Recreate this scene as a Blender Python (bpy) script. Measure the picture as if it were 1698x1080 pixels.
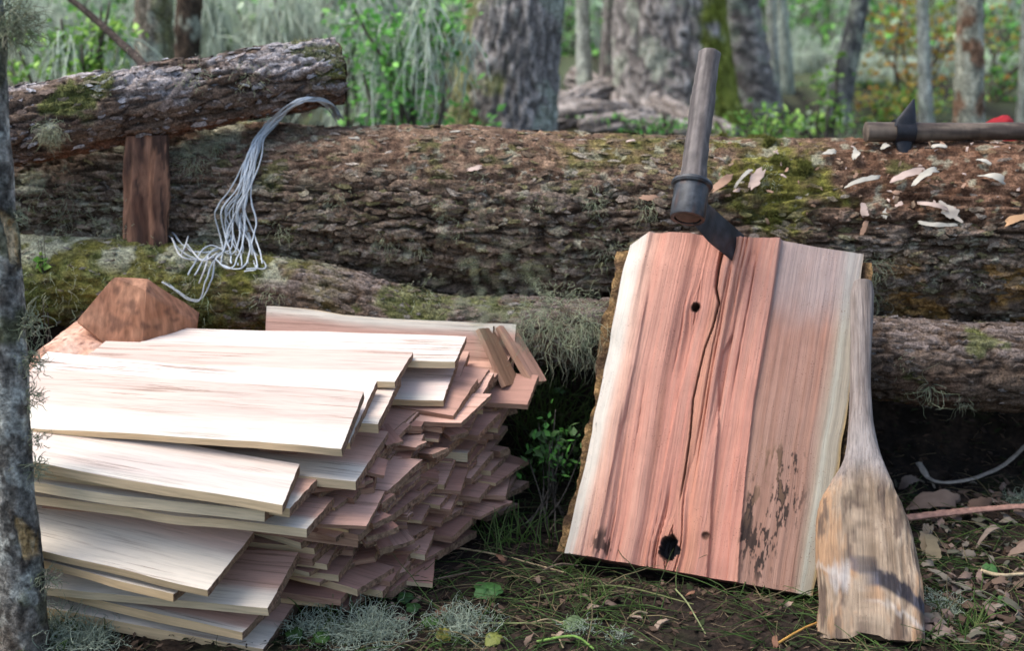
import bpy, math, random
import numpy as np
from mathutils import Vector

# ---------------------------------------------------------------- camera, world, sun, exposure
scene = bpy.context.scene
for o in list(bpy.data.objects):
    bpy.data.objects.remove(o)
C = scene.collection

FPX = 2332.0                       # focal length in photo pixels (photo is 1698 wide)
PITCH = math.radians(14.0)
CAMZ = 1.05
cam_data = bpy.data.cameras.new("camera")
cam_data.sensor_width = 36.0
cam_data.lens = 36.0 * FPX / 1698.0
cam_data.clip_start = 0.05
cam_data.clip_end = 400.0
cam_data.dof.use_dof = True
cam_data.dof.focus_distance = 2.42
cam_data.dof.aperture_fstop = 3.5
cam = bpy.data.objects.new("camera", cam_data)
C.objects.link(cam)
cam.location = (0, 0, CAMZ)
cam.rotation_euler = (math.radians(90) - PITCH, 0, 0)
scene.camera = cam

SUN_FROM = Vector((-0.48, -0.05, 0.87)).normalized()
world = bpy.data.worlds.new("World")
scene.world = world
world.use_nodes = True
wn = world.node_tree.nodes
wn.clear()
w_out = wn.new("ShaderNodeOutputWorld")
w_bg = wn.new("ShaderNodeBackground")
w_sky = wn.new("ShaderNodeTexSky")
w_sky.sky_type = 'NISHITA'
w_sky.sun_disc = False
w_sky.sun_elevation = math.asin(SUN_FROM.z)
w_sky.sun_rotation = math.atan2(SUN_FROM.x, SUN_FROM.y)
w_sky.air_density = 1.0
w_sky.dust_density = 3.0
w_sky.ozone_density = 1.0
w_bg.inputs['Strength'].default_value = 0.15
world.node_tree.links.new(w_sky.outputs[0], w_bg.inputs[0])
world.node_tree.links.new(w_bg.outputs[0], w_out.inputs[0])

sun_data = bpy.data.lights.new("sun", 'SUN')
sun_data.energy = 1.35
sun_data.angle = math.radians(40)
sun_data.color = (1.0, 0.975, 0.94)
sun = bpy.data.objects.new("sun", sun_data)
C.objects.link(sun)
sun.location = (-3, -1, 8)
sun.rotation_euler = (-SUN_FROM).to_track_quat('-Z', 'Y').to_euler()

scene.view_settings.view_transform = 'Standard'
scene.view_settings.look = 'None'
scene.view_settings.gamma = 1.0
scene.view_settings.use_curve_mapping = False
scene.view_settings.exposure = 1.05
scene.render.engine = 'CYCLES'
scene.cycles.use_denoising = True
scene.cycles.max_bounces = 5
scene.cycles.diffuse_bounces = 3
scene.cycles.transparent_max_bounces = 6

# ---------------------------------------------------------------- numeric helpers
rng = np.random.default_rng(7)
TAB = np.random.default_rng(11).random(65536)


def _h(ix, iy, iz, seed):
    return ((ix * 73856093) ^ (iy * 19349663) ^ (iz * 83492791) ^ (seed * 2654435)) & 65535


def vnoise(P, seed=0):
    """value noise in -1..1 at points P (..., 3)"""
    P = np.asarray(P, float)
    i = np.floor(P).astype(np.int64)
    f = P - i
    f = f * f * f * (f * (f * 6 - 15) + 10)
    out = 0
    for dx in (0, 1):
        wx = f[..., 0] if dx else 1 - f[..., 0]
        for dy in (0, 1):
            wy = f[..., 1] if dy else 1 - f[..., 1]
            for dz in (0, 1):
                wz = f[..., 2] if dz else 1 - f[..., 2]
                out = out + wx * wy * wz * TAB[_h(i[..., 0] + dx, i[..., 1] + dy, i[..., 2] + dz, seed)]
    return out * 2 - 1


ROT = np.array([[0.36, 0.48, -0.8], [-0.8, 0.6, 0.0], [0.48, 0.64, 0.6]])


def fbm(P, octv=4, seed=0, gain=0.5):
    P = np.asarray(P, float) @ ROT
    a, s, t = 1.0, 0.0, 0.0
    for k in range(octv):
        s = s + a * vnoise(P + 17.3 * k, seed + k)
        P = (P * 2.03) @ ROT
        t += a
        a *= gain
    return s / t


def worley(P, seed=0):
    P = np.asarray(P, float)
    i = np.floor(P).astype(np.int64)
    f = P - i
    d1 = np.full(P.shape[:-1], 9.0)
    d2 = np.full(P.shape[:-1], 9.0)
    idn = np.zeros(P.shape[:-1])
    for dx in (-1, 0, 1):
        for dy in (-1, 0, 1):
            for dz in (-1, 0, 1):
                h = _h(i[..., 0] + dx, i[..., 1] + dy, i[..., 2] + dz, seed)
                ox, oy, oz = TAB[h], TAB[(h + 7919) & 65535], TAB[(h + 15331) & 65535]
                d = np.sqrt((dx + ox - f[..., 0]) ** 2 + (dy + oy - f[..., 1]) ** 2 + (dz + oz - f[..., 2]) ** 2)
                near = d < d1
                d2 = np.where(near, d1, np.minimum(d2, d))
                idn = np.where(near, TAB[(h + 991) & 65535], idn)
                d1 = np.where(near, d, d1)
    return d1, d2, idn


def sstep(a, b, x):
    t = np.clip((np.asarray(x, float) - a) / (b - a), 0, 1)
    return t * t * (3 - 2 * t)


def mixc(a, b, t):
    t = np.asarray(t, float)[..., None]
    return np.asarray(a, float) * (1 - t) + np.asarray(b, float) * t


def nrm(v):
    v = np.asarray(v, float)
    return v / np.maximum(np.linalg.norm(v, axis=-1, keepdims=True), 1e-9)


CO, SI = math.cos(PITCH), math.sin(PITCH)
CAMP = np.array([0, 0, CAMZ])


def ray(px, py):
    a, b = (px - 849.0) / FPX, (540.0 - py) / FPX
    return np.array([a, CO + b * SI, b * CO - SI])


def at(px, py, Y):
    """world point seen at photo pixel (px, py) standing at world distance y = Y"""
    d = ray(px, py)
    return CAMP + d * (Y / d[1])


def on_plane(px, py, P0, N):
    d = ray(px, py)
    return CAMP + d * (np.dot(P0 - CAMP, N) / np.dot(d, N))


def gz(x, y):
    """height of the forest floor"""
    x = np.asarray(x, float)
    y = np.asarray(y, float)
    start = 2.80 - 0.30 * sstep(-0.45, -0.95, x)
    bank = sstep(0, 0.55, y - start) * 0.33
    back = sstep(4, 11, y) * 0.16 + np.clip(y - 12, 0, 60) * 0.035 + np.clip(y - 25, 0, 200) * 0.05
    P = np.stack([x, y, np.zeros_like(x + y)], -1)
    rough = 0.014 * fbm(P * 3.1, 3, 3) + 0.10 * sstep(3.6, 7, y) * fbm(P * 0.55, 3, 8)
    dip = -0.036 * np.exp(-((y - (2.455 - 0.376 * (x - 0.096))) / 0.075) ** 2) * sstep(0.0, 0.12, x) * sstep(0.70, 0.58, x)
    side = dip + 0.05 * sstep(1.6, 4, np.abs(x)) * fbm(P * 0.7, 2, 5)
    return bank + back + rough + side


def march(px, py, inside, t0=1.2, t1=9.0, n=1600):
    d = ray(px, py)
    ts = np.linspace(t0, t1, n)
    P = CAMP + d[None] * ts[:, None]
    k = np.argmax(inside(P))
    return P[k]


def on_ground(px, py):
    return march(px, py, lambda P: P[:, 2] < gz(P[:, 0], P[:, 1]))


# ---------------------------------------------------------------- mesh helpers
def mk(name, V, F, mat, parent=None, loc=None, col=None, smooth=True, sharp=None, mats=None, midx=None, vec=None):
    """one mesh object from world-space vertices; F = list of index arrays (n, k)"""
    V = np.asarray(V, float)
    base = np.zeros(3)
    if parent is not None:
        base = np.array(parent["_base"]) if "_base" in parent else np.zeros(3)
    elif loc is not None:
        base = np.asarray(loc, float)
    me = bpy.data.meshes.new(name)
    me.vertices.add(len(V))
    me.vertices.foreach_set("co", (V - base).astype(np.float32).ravel())
    if not isinstance(F, (list, tuple)):
        F = [F]
    F = [np.asarray(f, np.int32) for f in F if len(f)]
    li = np.concatenate([f.ravel() for f in F])
    tot = np.concatenate([np.full(len(f), f.shape[1], np.int32) for f in F])
    st = np.concatenate([[0], np.cumsum(tot)[:-1]]).astype(np.int32)
    me.loops.add(len(li))
    me.loops.foreach_set("vertex_index", li)
    me.polygons.add(len(tot))
    me.polygons.foreach_set("loop_start", st)
    me.polygons.foreach_set("loop_total", tot)
    if smooth:
        me.polygons.foreach_set("use_smooth", np.ones(len(tot), bool))
    for m in (mats or [mat]):
        me.materials.append(m)
    if midx is not None:
        me.polygons.foreach_set("material_index", np.asarray(midx, np.int32))
    if col is not None:
        a = me.color_attributes.new("Col", 'FLOAT_COLOR', 'POINT')
        c = np.ones((len(V), 4), np.float32)
        c[:, :3] = col
        a.data.foreach_set("color", c.ravel())
    if vec is not None:
        g = me.attributes.new("Grain", 'FLOAT_VECTOR', 'POINT')
        g.data.foreach_set("vector", np.asarray(vec, np.float32).ravel())
    me.update(calc_edges=True)
    me.validate()
    if sharp is not None:
        me.set_sharp_from_angle(angle=math.radians(sharp))
    o = bpy.data.objects.new(name, me)
    C.objects.link(o)
    if parent is not None:
        o.parent = parent
    else:
        o.location = base
    o["_base"] = [float(v) for v in base]
    return o


def thing(name, label, cat, loc, group=None):
    o = bpy.data.objects.new(name, None)
    o.empty_display_size = 0.05
    C.objects.link(o)
    o.location = loc
    o["_base"] = [float(v) for v in loc]
    return tag(o, label, cat, group)


def tag(o, label=None, cat=None, group=None, kind=None):
    if label:
        o["label"] = label
    if cat:
        o["category"] = cat
    if group:
        o["group"] = group
    if kind:
        o["kind"] = kind
    return o


def copy_of(o, loc=None, rot=None, scale=None, label=None):
    c = o.copy()
    C.objects.link(c)
    if loc is not None:
        c.location = loc
    if rot is not None:
        c.rotation_euler = rot
    if scale is not None:
        c.scale = (scale,) * 3
    if label:
        c["label"] = label
    for ch in o.children:
        d = ch.copy()
        C.objects.link(d)
        d.parent = c
        for g in ch.children:
            e = g.copy()
            C.objects.link(e)
            e.parent = d
    return c


def gquads(nu, nv, wrapv=False):
    """quads of a (nu, nv) vertex grid"""
    i = np.arange(nu - 1)[:, None]
    j = np.arange(nv if wrapv else nv - 1)[None]
    j2 = (j + 1) % nv
    a, b, c, d = i * nv + j, i * nv + j2, (i + 1) * nv + j2, (i + 1) * nv + j
    return np.stack([a + 0 * j, b + 0 * i, c + 0 * i, d + 0 * j], -1).reshape(-1, 4)


def loft(R, caps=True):
    """rings R (n, m, 3) -> V, [quads, caps]"""
    n, m = R.shape[:2]
    V = R.reshape(-1, 3)
    F = [gquads(n, m, True)]
    if caps:
        F.append(np.array([np.arange(m)[::-1]]))
        F.append(np.array([np.arange(m) + (n - 1) * m]))
    return V, F


def frames(path):
    """tangent, side, up per path point"""
    path = np.asarray(path, float)
    T = nrm(np.gradient(path, axis=0))
    ref = np.array([0, 0, 1.0]) if abs(T[:, 2]).mean() < 0.8 else np.array([0, 1.0, 0])
    S = nrm(np.cross(T, ref))
    U = np.cross(S, T)
    return T, S, U


def tube(path, rad, m=8):
    path = np.asarray(path, float)
    T, S, U = frames(path)
    a = np.linspace(0, 2 * math.pi, m, endpoint=False)
    rad = np.broadcast_to(np.asarray(rad, float), (len(path),))
    return path[:, None] + rad[:, None, None] * (np.cos(a)[None, :, None] * S[:, None] + np.sin(a)[None, :, None] * U[:, None])


def catmull(P, n):
    P = np.asarray(P, float)
    Q = np.vstack([2 * P[0] - P[1], P, 2 * P[-1] - P[-2]])
    t = np.linspace(0, len(P) - 1 - 1e-6, n)
    i = t.astype(int)
    f = (t - i)[:, None]
    p0, p1, p2, p3 = Q[i], Q[i + 1], Q[i + 2], Q[i + 3]
    return 0.5 * (2 * p1 + (p2 - p0) * f + (2 * p0 - 5 * p1 + 4 * p2 - p3) * f ** 2 + (3 * p1 - p0 - 3 * p2 + p3) * f ** 3)


class Bag:
    """collects pieces into one mesh"""

    def __init__(s):
        s.V, s.F, s.C, s.n = [], {}, [], 0

    def add(s, V, F, col):
        V = np.asarray(V, float).reshape(-1, 3)
        for f in (F if isinstance(F, (list, tuple)) else [F]):
            f = np.asarray(f)
            s.F.setdefault(f.shape[1], []).append(f + s.n)
        s.V.append(V)
        c = np.asarray(col, float)
        s.C.append(np.broadcast_to(c, (len(V), 3)) if c.ndim == 1 else c.reshape(-1, 3))
        s.n += len(V)

    def build(s, name, mat, parent=None, **k):
        return mk(name, np.vstack(s.V), [np.vstack(f) for f in s.F.values()], mat, parent, col=np.vstack(s.C), **k)


def leaf_cloud(cen, size, col, seed=0, aspect=0.55, up=0.35, face=None):
    """many folded leaves: six vertices, four triangles each"""
    r = np.random.default_rng(seed)
    n = len(cen)
    size = np.broadcast_to(size, (n,))
    N = nrm(r.normal(size=(n, 3)) + np.array([0, 0, up * 3]))
    D = nrm(np.cross(N, r.normal(size=(n, 3))))
    S = np.cross(N, D)
    L = size[:, None]
    base, tip = cen - D * L * 0.5, cen + D * L * 0.5 - N * L * 0.12
    mid = cen + N * L * 0.06
    l1 = cen - D * L * 0.08 + S * L * aspect * 0.5 - N * L * 0.04
    l2 = cen - D * L * 0.08 - S * L * aspect * 0.5 - N * L * 0.04
    V = np.stack([base, l1, mid, l2, tip], 1).reshape(-1, 3)
    k = np.arange(n)[:, None] * 5
    F = np.concatenate([k + np.array([[0, 2, 1]]), k + np.array([[1, 2, 4]]), k + np.array([[0, 3, 2]]), k + np.array([[2, 3, 4]])])
    return V, F, np.repeat(np.broadcast_to(col, (n, 3)), 5, axis=0)


def strands(starts, dirs, lens, width, seed=0, segs=6, curl=0.35, grav=0.0):
    """thin curling three-sided threads; returns V, F"""
    r = np.random.default_rng(seed)
    n = len(starts)
    d = nrm(dirs)
    P = [np.asarray(starts, float)]
    step = (np.broadcast_to(lens, (n,)) / segs)[:, None]
    for k in range(segs):
        d = nrm(d + r.normal(size=(n, 3)) * curl + np.array([0, 0, -grav]))
        P.append(P[-1] + d * step)
    P = np.stack(P, 1)
    T = np.gradient(P, axis=1)
    S = nrm(np.cross(T, r.normal(size=(n, 1, 3))))
    U = nrm(np.cross(T, S))
    w = np.broadcast_to(width, (n,))[:, None, None] * np.linspace(1, 0.35, segs + 1)[None, :, None]
    ring = np.stack([P + S * w, P - 0.5 * S * w + 0.87 * U * w, P - 0.5 * S * w - 0.87 * U * w], 2)
    V = ring.reshape(-1, 3)
    q = gquads(segs + 1, 3, True)
    F = (np.arange(n)[:, None, None] * (3 * (segs + 1)) + q[None]).reshape(-1, 4)
    return V, F


# ---------------------------------------------------------------- materials
class NT:
    def __init__(s, name):
        s.m = bpy.data.materials.new(name)
        s.m.use_nodes = True
        s.t = s.m.node_tree
        s.t.nodes.clear()
        s.out = s.t.nodes.new("ShaderNodeOutputMaterial")
        s.p = s.t.nodes.new("ShaderNodeBsdfPrincipled")
        s.t.links.new(s.p.outputs[0], s.out.inputs[0])

    def n(s, ty, **kw):
        x = s.t.nodes.new(ty)
        for k, v in kw.items():
            setattr(x, k, v)
        return x

    def put(s, sock, v):
        if hasattr(v, "is_linked"):
            s.t.links.new(v, sock)
        else:
            sock.default_value = v

    def coord(s, scale=(1, 1, 1), kind='Object', rand=True):
        tc = s.n("ShaderNodeTexCoord")
        mp = s.n("ShaderNodeMapping")
        mp.inputs['Scale'].default_value = scale
        s.t.links.new(tc.outputs[kind], mp.inputs[0])
        if rand:
            oi = s.n("ShaderNodeObjectInfo")
            ml = s.n("ShaderNodeMath", operation='MULTIPLY')
            ml.inputs[1].default_value = 37.0
            s.t.links.new(oi.outputs['Random'], ml.inputs[0])
            cb = s.n("ShaderNodeCombineXYZ")
            for q in range(3):
                s.t.links.new(ml.outputs[0], cb.inputs[q])
            s.t.links.new(cb.outputs[0], mp.inputs['Location'])
        return mp.outputs[0]

    def noise(s, vec, scale, detail=5, rough=0.55, dist=0.0):
        x = s.n("ShaderNodeTexNoise")
        s.t.links.new(vec, x.inputs['Vector'])
        x.inputs['Scale'].default_value = scale
        x.inputs['Detail'].default_value = detail
        x.inputs['Roughness'].default_value = rough
        x.inputs['Distortion'].default_value = dist
        return x.outputs[0]

    def ramp(s, fac, stops):
        x = s.n("ShaderNodeValToRGB")
        e = x.color_ramp.elements
        while len(e) < len(stops):
            e.new(0.5)
        for q, (p, c) in zip(e, stops):
            q.position = p
            q.color = (c, c, c, 1) if np.isscalar(c) else (*c, 1)
        s.t.links.new(fac, x.inputs[0])
        return x.outputs[0]

    def mix(s, fac, a, b, mode='MIX'):
        x = s.n("ShaderNodeMix", data_type='RGBA', blend_type=mode)
        s.put(x.inputs[0], fac)
        for sock, v in ((x.inputs[6], a), (x.inputs[7], b)):
            s.put(sock, v if hasattr(v, "is_linked") else (*v, 1))
        return x.outputs[2]

    def col(s):
        return s.n("ShaderNodeAttribute", attribute_name="Col").outputs['Color']

    def bump(s, h, strength=0.4, dist=0.004):
        x = s.n("ShaderNodeBump")
        x.inputs['Strength'].default_value = strength
        x.inputs['Distance'].default_value = dist
        s.t.links.new(h, x.inputs['Height'])
        s.t.links.new(x.outputs[0], s.p.inputs['Normal'])

    def done(s, color, rough=0.8, spec=0.3, metal=0.0, transl=0.0):
        s.put(s.p.inputs['Base Color'], color if hasattr(color, "is_linked") else (*color, 1))
        s.put(s.p.inputs['Roughness'], rough)
        s.p.inputs['Specular IOR Level'].default_value = spec
        s.p.inputs['Metallic'].default_value = metal
        if transl:
            tr = s.n("ShaderNodeBsdfTranslucent")
            s.put(tr.inputs[0], color if hasattr(color, "is_linked") else (*color, 1))
            mx = s.n("ShaderNodeMixShader")
            mx.inputs[0].default_value = transl
            s.t.links.new(s.p.outputs[0], mx.inputs[1])
            s.t.links.new(tr.outputs[0], mx.inputs[2])
            s.t.links.new(mx.outputs[0], s.out.inputs[0])
        return s.m


def cmat(name, rough=0.85, scale=60, stretch=(1, 1, 1), lo=0.7, hi=1.25, bump=0.4, bdist=0.003, spec=0.25, transl=0.0, detail=6, metal=0.0):
    """colour from the mesh's own pigment attribute, broken up by fine procedural grain"""
    t = NT(name)
    v = t.coord(stretch)
    f = t.noise(v, scale, detail, 0.6)
    k = t.ramp(f, [(0.3, lo), (0.7, hi)])
    c = t.mix(1.0, t.col(), k, 'MULTIPLY')
    if bump:
        t.bump(f, bump, bdist)
    return t.done(c, rough, spec, metal, transl)


def bark_mat(name, s1, s2, stretch, dist):
    t = NT(name)
    v = t.coord(stretch)
    f = t.noise(v, s1, 8, 0.65, 0.6)
    g = t.noise(t.coord((1, 1, 1)), s2, 5, 0.7)
    c = t.mix(1.0, t.col(), t.ramp(f, [(0.30, 0.42), (0.5, 0.95), (0.70, 1.65)]), 'MULTIPLY')
    c = t.mix(1.0, c, t.ramp(g, [(0.36, 0.45), (0.5, 1.0), (0.66, 1.75)]), 'MULTIPLY')
    t.bump(t.mix(0.4, f, g), 1.0, dist)
    return t.done(c, 0.92, 0.12)


M = {}
M['bark'] = bark_mat('bark', 60, 240, (0.4, 1, 1), 0.010)
M['trunk_bark'] = bark_mat('trunk_bark', 34, 120, (1, 1, 0.3), 0.015)
M['soil'] = cmat('soil', 0.95, 90, (1, 1, 1), 0.45, 1.5, 0.9, 0.006, 0.15, detail=8)
M['wood'] = cmat('wood', 0.75, 30, (0.09, 1, 1.5), 0.86, 1.10, 0.35, 0.0015, 0.25)
def split_wood_mat(name, sc, lo, hi, dist, dotted, rough=0.75):
    """split or worn wood: pigment, fibres that follow the piece's own grain, tiny dark pores"""
    t = NT(name)
    at_ = t.n("ShaderNodeAttribute", attribute_name="Grain").outputs['Vector']
    mp = t.n("ShaderNodeMapping")
    mp.inputs['Scale'].default_value = sc
    t.t.links.new(at_, mp.inputs[0])
    fib = t.noise(mp.outputs[0], 1.0, 5, 0.7, 0.2)
    mp2 = t.n("ShaderNodeMapping")
    mp2.inputs['Scale'].default_value = tuple(s * 0.3 for s in sc)
    t.t.links.new(at_, mp2.inputs[0])
    fib2 = t.noise(mp2.outputs[0], 1.0, 4, 0.6, 0.3)
    v = t.coord((1, 1, 1))
    c = t.mix(1.0, t.col(), t.ramp(fib, [(0.3, lo), (0.5, 1.0), (0.7, hi)]), 'MULTIPLY')
    c = t.mix(1.0, c, t.ramp(fib2, [(0.3, (lo + 1) / 2), (0.5, 1.0), (0.7, (hi + 1) / 2)]), 'MULTIPLY')
    c = t.mix(1.0, c, t.ramp(t.noise(v, 26, 6, 0.6), [(0.3, 0.9), (0.7, 1.07)]), 'MULTIPLY')
    pores = t.noise(v, 380, 2, 0.5)
    patch = t.ramp(t.noise(t.coord((1, 1, 1)), 14, 3), [(0.42, 0.0), (0.62, 1.0)])
    dots = t.mix(1.0, t.ramp(pores, [(0.64, 0.0), (0.70, dotted)]), patch, 'MULTIPLY')
    c = t.mix(dots, c, (0.13, 0.05, 0.03))
    t.bump(t.mix(0.45, fib, fib2), 0.9, dist)
    return t.done(c, rough, 0.22)


M['club_wood'] = split_wood_mat('club_wood', (330, 330, 16), 0.62, 1.3, 0.004, 0.6, 0.7)
M['split_wood'] = split_wood_mat('split_wood', (560, 9, 1), 0.84, 1.10, 0.004, 0.85)
M['rough_wood'] = cmat('rough_wood', 0.8, 90, (1, 1, 0.14), 0.62, 1.35, 0.8, 0.003, 0.2, detail=8)
M['leaf'] = cmat('leaf', 0.55, 20, (1, 1, 1), 0.8, 1.2, 0, 0, 0.35, transl=0.3)
M['moss'] = cmat('moss', 0.95, 200, (1, 1, 1), 0.7, 1.3, 0, 0, 0.1, transl=0.15)
M['lichen'] = cmat('lichen', 0.9, 80, (1, 1, 1), 0.85, 1.12, 0, 0, 0.1, transl=0.2)
M['chip'] = cmat('chip', 0.8, 60, (0.3, 1, 1), 0.8, 1.15, 0.2, 0.001, 0.2)
M['litter'] = cmat('litter', 0.9, 60, (1, 1, 1), 0.7, 1.2, 0.2, 0.001, 0.15)
M['cord'] = cmat('cord', 0.6, 300, (1, 1, 1), 0.8, 1.1, 0.3, 0.0006, 0.3)
M['iron'] = cmat('iron', 0.5, 60, (1, 1, 1), 0.5, 1.5, 0.3, 0.0008, 0.4, metal=0.2)
M['handle_wood'] = cmat('handle_wood', 0.6, 60, (1, 1, 0.12), 0.7, 1.25, 0.5, 0.0012, 0.35)
M['cloth'] = cmat('cloth', 0.85, 90, (1, 1, 1), 0.85, 1.1, 0.2, 0.001, 0.2)

# split shingle faces, long edges and cut ends
def shingle_mats():
    t = NT('shingle_face')
    v = t.coord((1.2, 16, 16))
    g = t.noise(v, 9, 6, 0.6, 0.3)
    fine = t.noise(t.coord((3, 90, 90)), 6, 4, 0.6)
    k = t.ramp(g, [(0.28, 0.80), (0.5, 1.0), (0.75, 1.05)])
    c = t.mix(1.0, t.col(), k, 'MULTIPLY')
    c = t.mix(1.0, c, t.ramp(fine, [(0.3, 0.9), (0.6, 1.03)]), 'MULTIPLY')
    lines = t.ramp(t.noise(t.coord((0.55, 24, 24)), 5, 6, 0.7, 0.5), [(0.545, 0.0), (0.60, 0.85), (0.66, 0.2)])
    where = t.ramp(t.noise(t.coord((1, 2.5, 1)), 3.2, 2), [(0.42, 0.0), (0.6, 1.0)])
    c = t.mix(t.mix(1.0, lines, where, 'MULTIPLY'), c, (0.22, 0.13, 0.085))
    t.bump(t.mix(0.5, g, fine), 0.45, 0.002)
    a = t.done(c, 0.72, 0.25)
    t = NT('shingle_edge')
    v = t.coord((2, 30, 30))
    g = t.noise(v, 7, 5, 0.6)
    oi = t.n("ShaderNodeObjectInfo").outputs['Random']
    c = t.mix(oi, (0.62, 0.44, 0.24), (0.70, 0.57, 0.37))
    c = t.mix(1.0, c, t.ramp(g, [(0.3, 0.75), (0.65, 1.08)]), 'MULTIPLY')
    t.bump(g, 0.4, 0.0015)
    b = t.done(c, 0.75, 0.25)
    t = NT('shingle_end')
    v = t.coord((1, 1, 1))
    g = t.noise(v, 130, 7, 0.7)
    g2 = t.noise(t.coord((1, 1, 1)), 25, 3)
    c = t.mix(t.ramp(g, [(0.38, 0.0), (0.62, 1.0)]), (0.085, 0.05, 0.032), (0.42, 0.26, 0.17))
    c = t.mix(t.ramp(g2, [(0.4, 0.0), (0.7, 0.7)]), c, (0.30, 0.21, 0.13))
    t.bump(g, 1.0, 0.006)
    e = t.done(c, 0.9, 0.15)
    t = NT('shingle_edge_red')
    g = t.noise(t.coord((2, 30, 30)), 7, 5, 0.6)
    c = t.mix(t.ramp(g, [(0.3, 0.0), (0.7, 1.0)]), (0.22, 0.115, 0.075), (0.46, 0.29, 0.20))
    t.bump(g, 0.5, 0.002)
    return a, b, e, t.done(c, 0.8, 0.2)


M['s_face'], M['s_edge'], M['s_end'], M['s_edge_red'] = shingle_mats()

# ---------------------------------------------------------------- forest floor
def axis_coords(lo, hi, step, far, grow=1.16):
    c = list(np.arange(lo, hi + 1e-6, step))
    s, x = step, hi
    while x < far:
        s *= grow
        x += s
        c.append(x)
    s, x = step, lo
    while x > -far:
        s *= grow
        x -= s
        c.insert(0, x)
    return np.array(c)


gx = axis_coords(-1.15, 1.3, 0.0085, 170)
gy = axis_coords(1.75, 3.45, 0.0085, 190)
X, Y = np.meshgrid(gx, gy, indexing='ij')
Pg = np.stack([X, Y, 0 * X], -1)
near = sstep(0.9, 1.7, Y) * sstep(4.5, 3.6, Y)
Z = gz(X, Y) + near * (0.007 * fbm(Pg * 19, 4, 21) + 0.004 * fbm(Pg * 70, 2, 22))
n1, n2 = fbm(Pg * 6, 4, 31), fbm(Pg * 40, 3, 32)
col = mixc((0.016, 0.012, 0.009), (0.042, 0.029, 0.021), sstep(-0.4, 0.5, n2))
col = mixc(col, (0.03, 0.04, 0.013), sstep(0.15, 0.5, n1) * 0.6)
col = mixc(col, (0.10, 0.12, 0.06), sstep(3.6, 6.5, Y) * sstep(-0.3, 0.4, n1))
ground = mk('ground', np.stack([X, Y, Z], -1).reshape(-1, 3), gquads(len(gx), len(gy)), M['soil'], col=col.reshape(-1, 3))
# quads above run clockwise seen from above; turn them over
ground.data.flip_normals()
tag(ground, kind='structure')


# ---------------------------------------------------------------- logs
class Log:
    def __init__(s, pts, rads, name):
        s.p = np.asarray(pts, float)
        s.r = np.asarray(rads, float)
        s.name = name

    def axis(s, n):
        t = np.linspace(0, 1, n)
        P = catmull(s.p, n)
        R = np.interp(t * (len(s.r) - 1), np.arange(len(s.r)), s.r)
        return P, R

    def dist(s, P):
        A, R = s.axis(160)
        d = np.linalg.norm(P[:, None] - A[None], axis=-1) - R[None]
        return d.min(1)

    def hit(s, px, py, grow=0.0):
        return march(px, py, lambda P: s.dist(P) < grow)

    def normal(s, p):
        A, R = s.axis(400)
        k = np.argmin(np.linalg.norm(A - p, axis=1))
        return nrm(p - A[k])


def bark_log(log, nx, na, plate, amp, paint, ends=True, lump=0.012, seed=0, phase=0.0):
    """log surface with raised bark plates; paint(P, theta, h, ids) gives pigment"""
    A, R = log.axis(nx)
    T, S, U = frames(A)
    a = np.linspace(0, 2 * math.pi, na, endpoint=False) + phase
    dirs = np.cos(a)[None, :, None] * S[:, None] + np.sin(a)[None, :, None] * U[:, None]
    P0 = A[:, None] + R[:, None, None] * dirs
    # coordinates with the grain squeezed along the log
    s = np.concatenate([[0], np.cumsum(np.linalg.norm(np.diff(A, axis=0), axis=1))])
    Q = np.stack([np.broadcast_to(s[:, None] * plate[0], P0.shape[:2]), *(np.moveaxis(dirs * R[:, None, None], -1, 0)[[1, 2]] * plate[1])], -1)
    Q = Q + np.stack([fbm(Q * 0.9, 3, seed + 40), fbm(Q * 0.9, 3, seed + 41), fbm(Q * 0.9, 3, seed + 42)], -1) * 0.55
    d1, d2, ids = worley(Q, seed)
    h = sstep(0.01, 0.17, d2 - d1)
    e1, e2, id2 = worley(Q * np.array([3.2, 2.6, 2.6]) + 5, seed + 1)
    h2 = sstep(0.0, 0.2, e2 - e1)
    k = amp(P0, dirs)
    disp = k * (h * 0.62 + (ids - 0.5) * 0.35 * h + h2 * 0.26 + (id2 - 0.5) * 0.22) + lump * fbm(P0 * np.array([3, 6, 6]), 3, seed + 2) + 0.0032 * fbm(P0 * 75, 3, seed + 9)
    P = P0 + dirs * (disp - k * 0.6)[..., None]
    colr = paint(P, dirs, h, h2, ids, id2) * np.array([1.13, 1.05, 0.97])
    V = P.reshape(-1, 3)
    F = [gquads(nx, na, True)]
    return V, F, colr.reshape(-1, 3), P


def speck(P, scale, thr, seed, soft=0.12):
    return sstep(thr, thr + soft, fbm(P * scale, 4, seed))


def blob(P, c, r, wob=0.6, seed=0):
    d = (P - np.asarray(c)) / np.asarray(r)
    return sstep(1.0, 0.35, np.linalg.norm(d, axis=-1) + wob * fbm(P * 28, 4, seed))


DARK = np.array([0.062, 0.043, 0.031])
BROWN = np.array([0.135, 0.103, 0.08])
GREY = np.array([0.27, 0.235, 0.205])
RED = np.array([0.125, 0.08, 0.057])
MOSS = np.array([0.115, 0.12, 0.026])
GREEN = np.array([0.10, 0.125, 0.04])
PALE = np.array([0.42, 0.45, 0.35])

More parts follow.
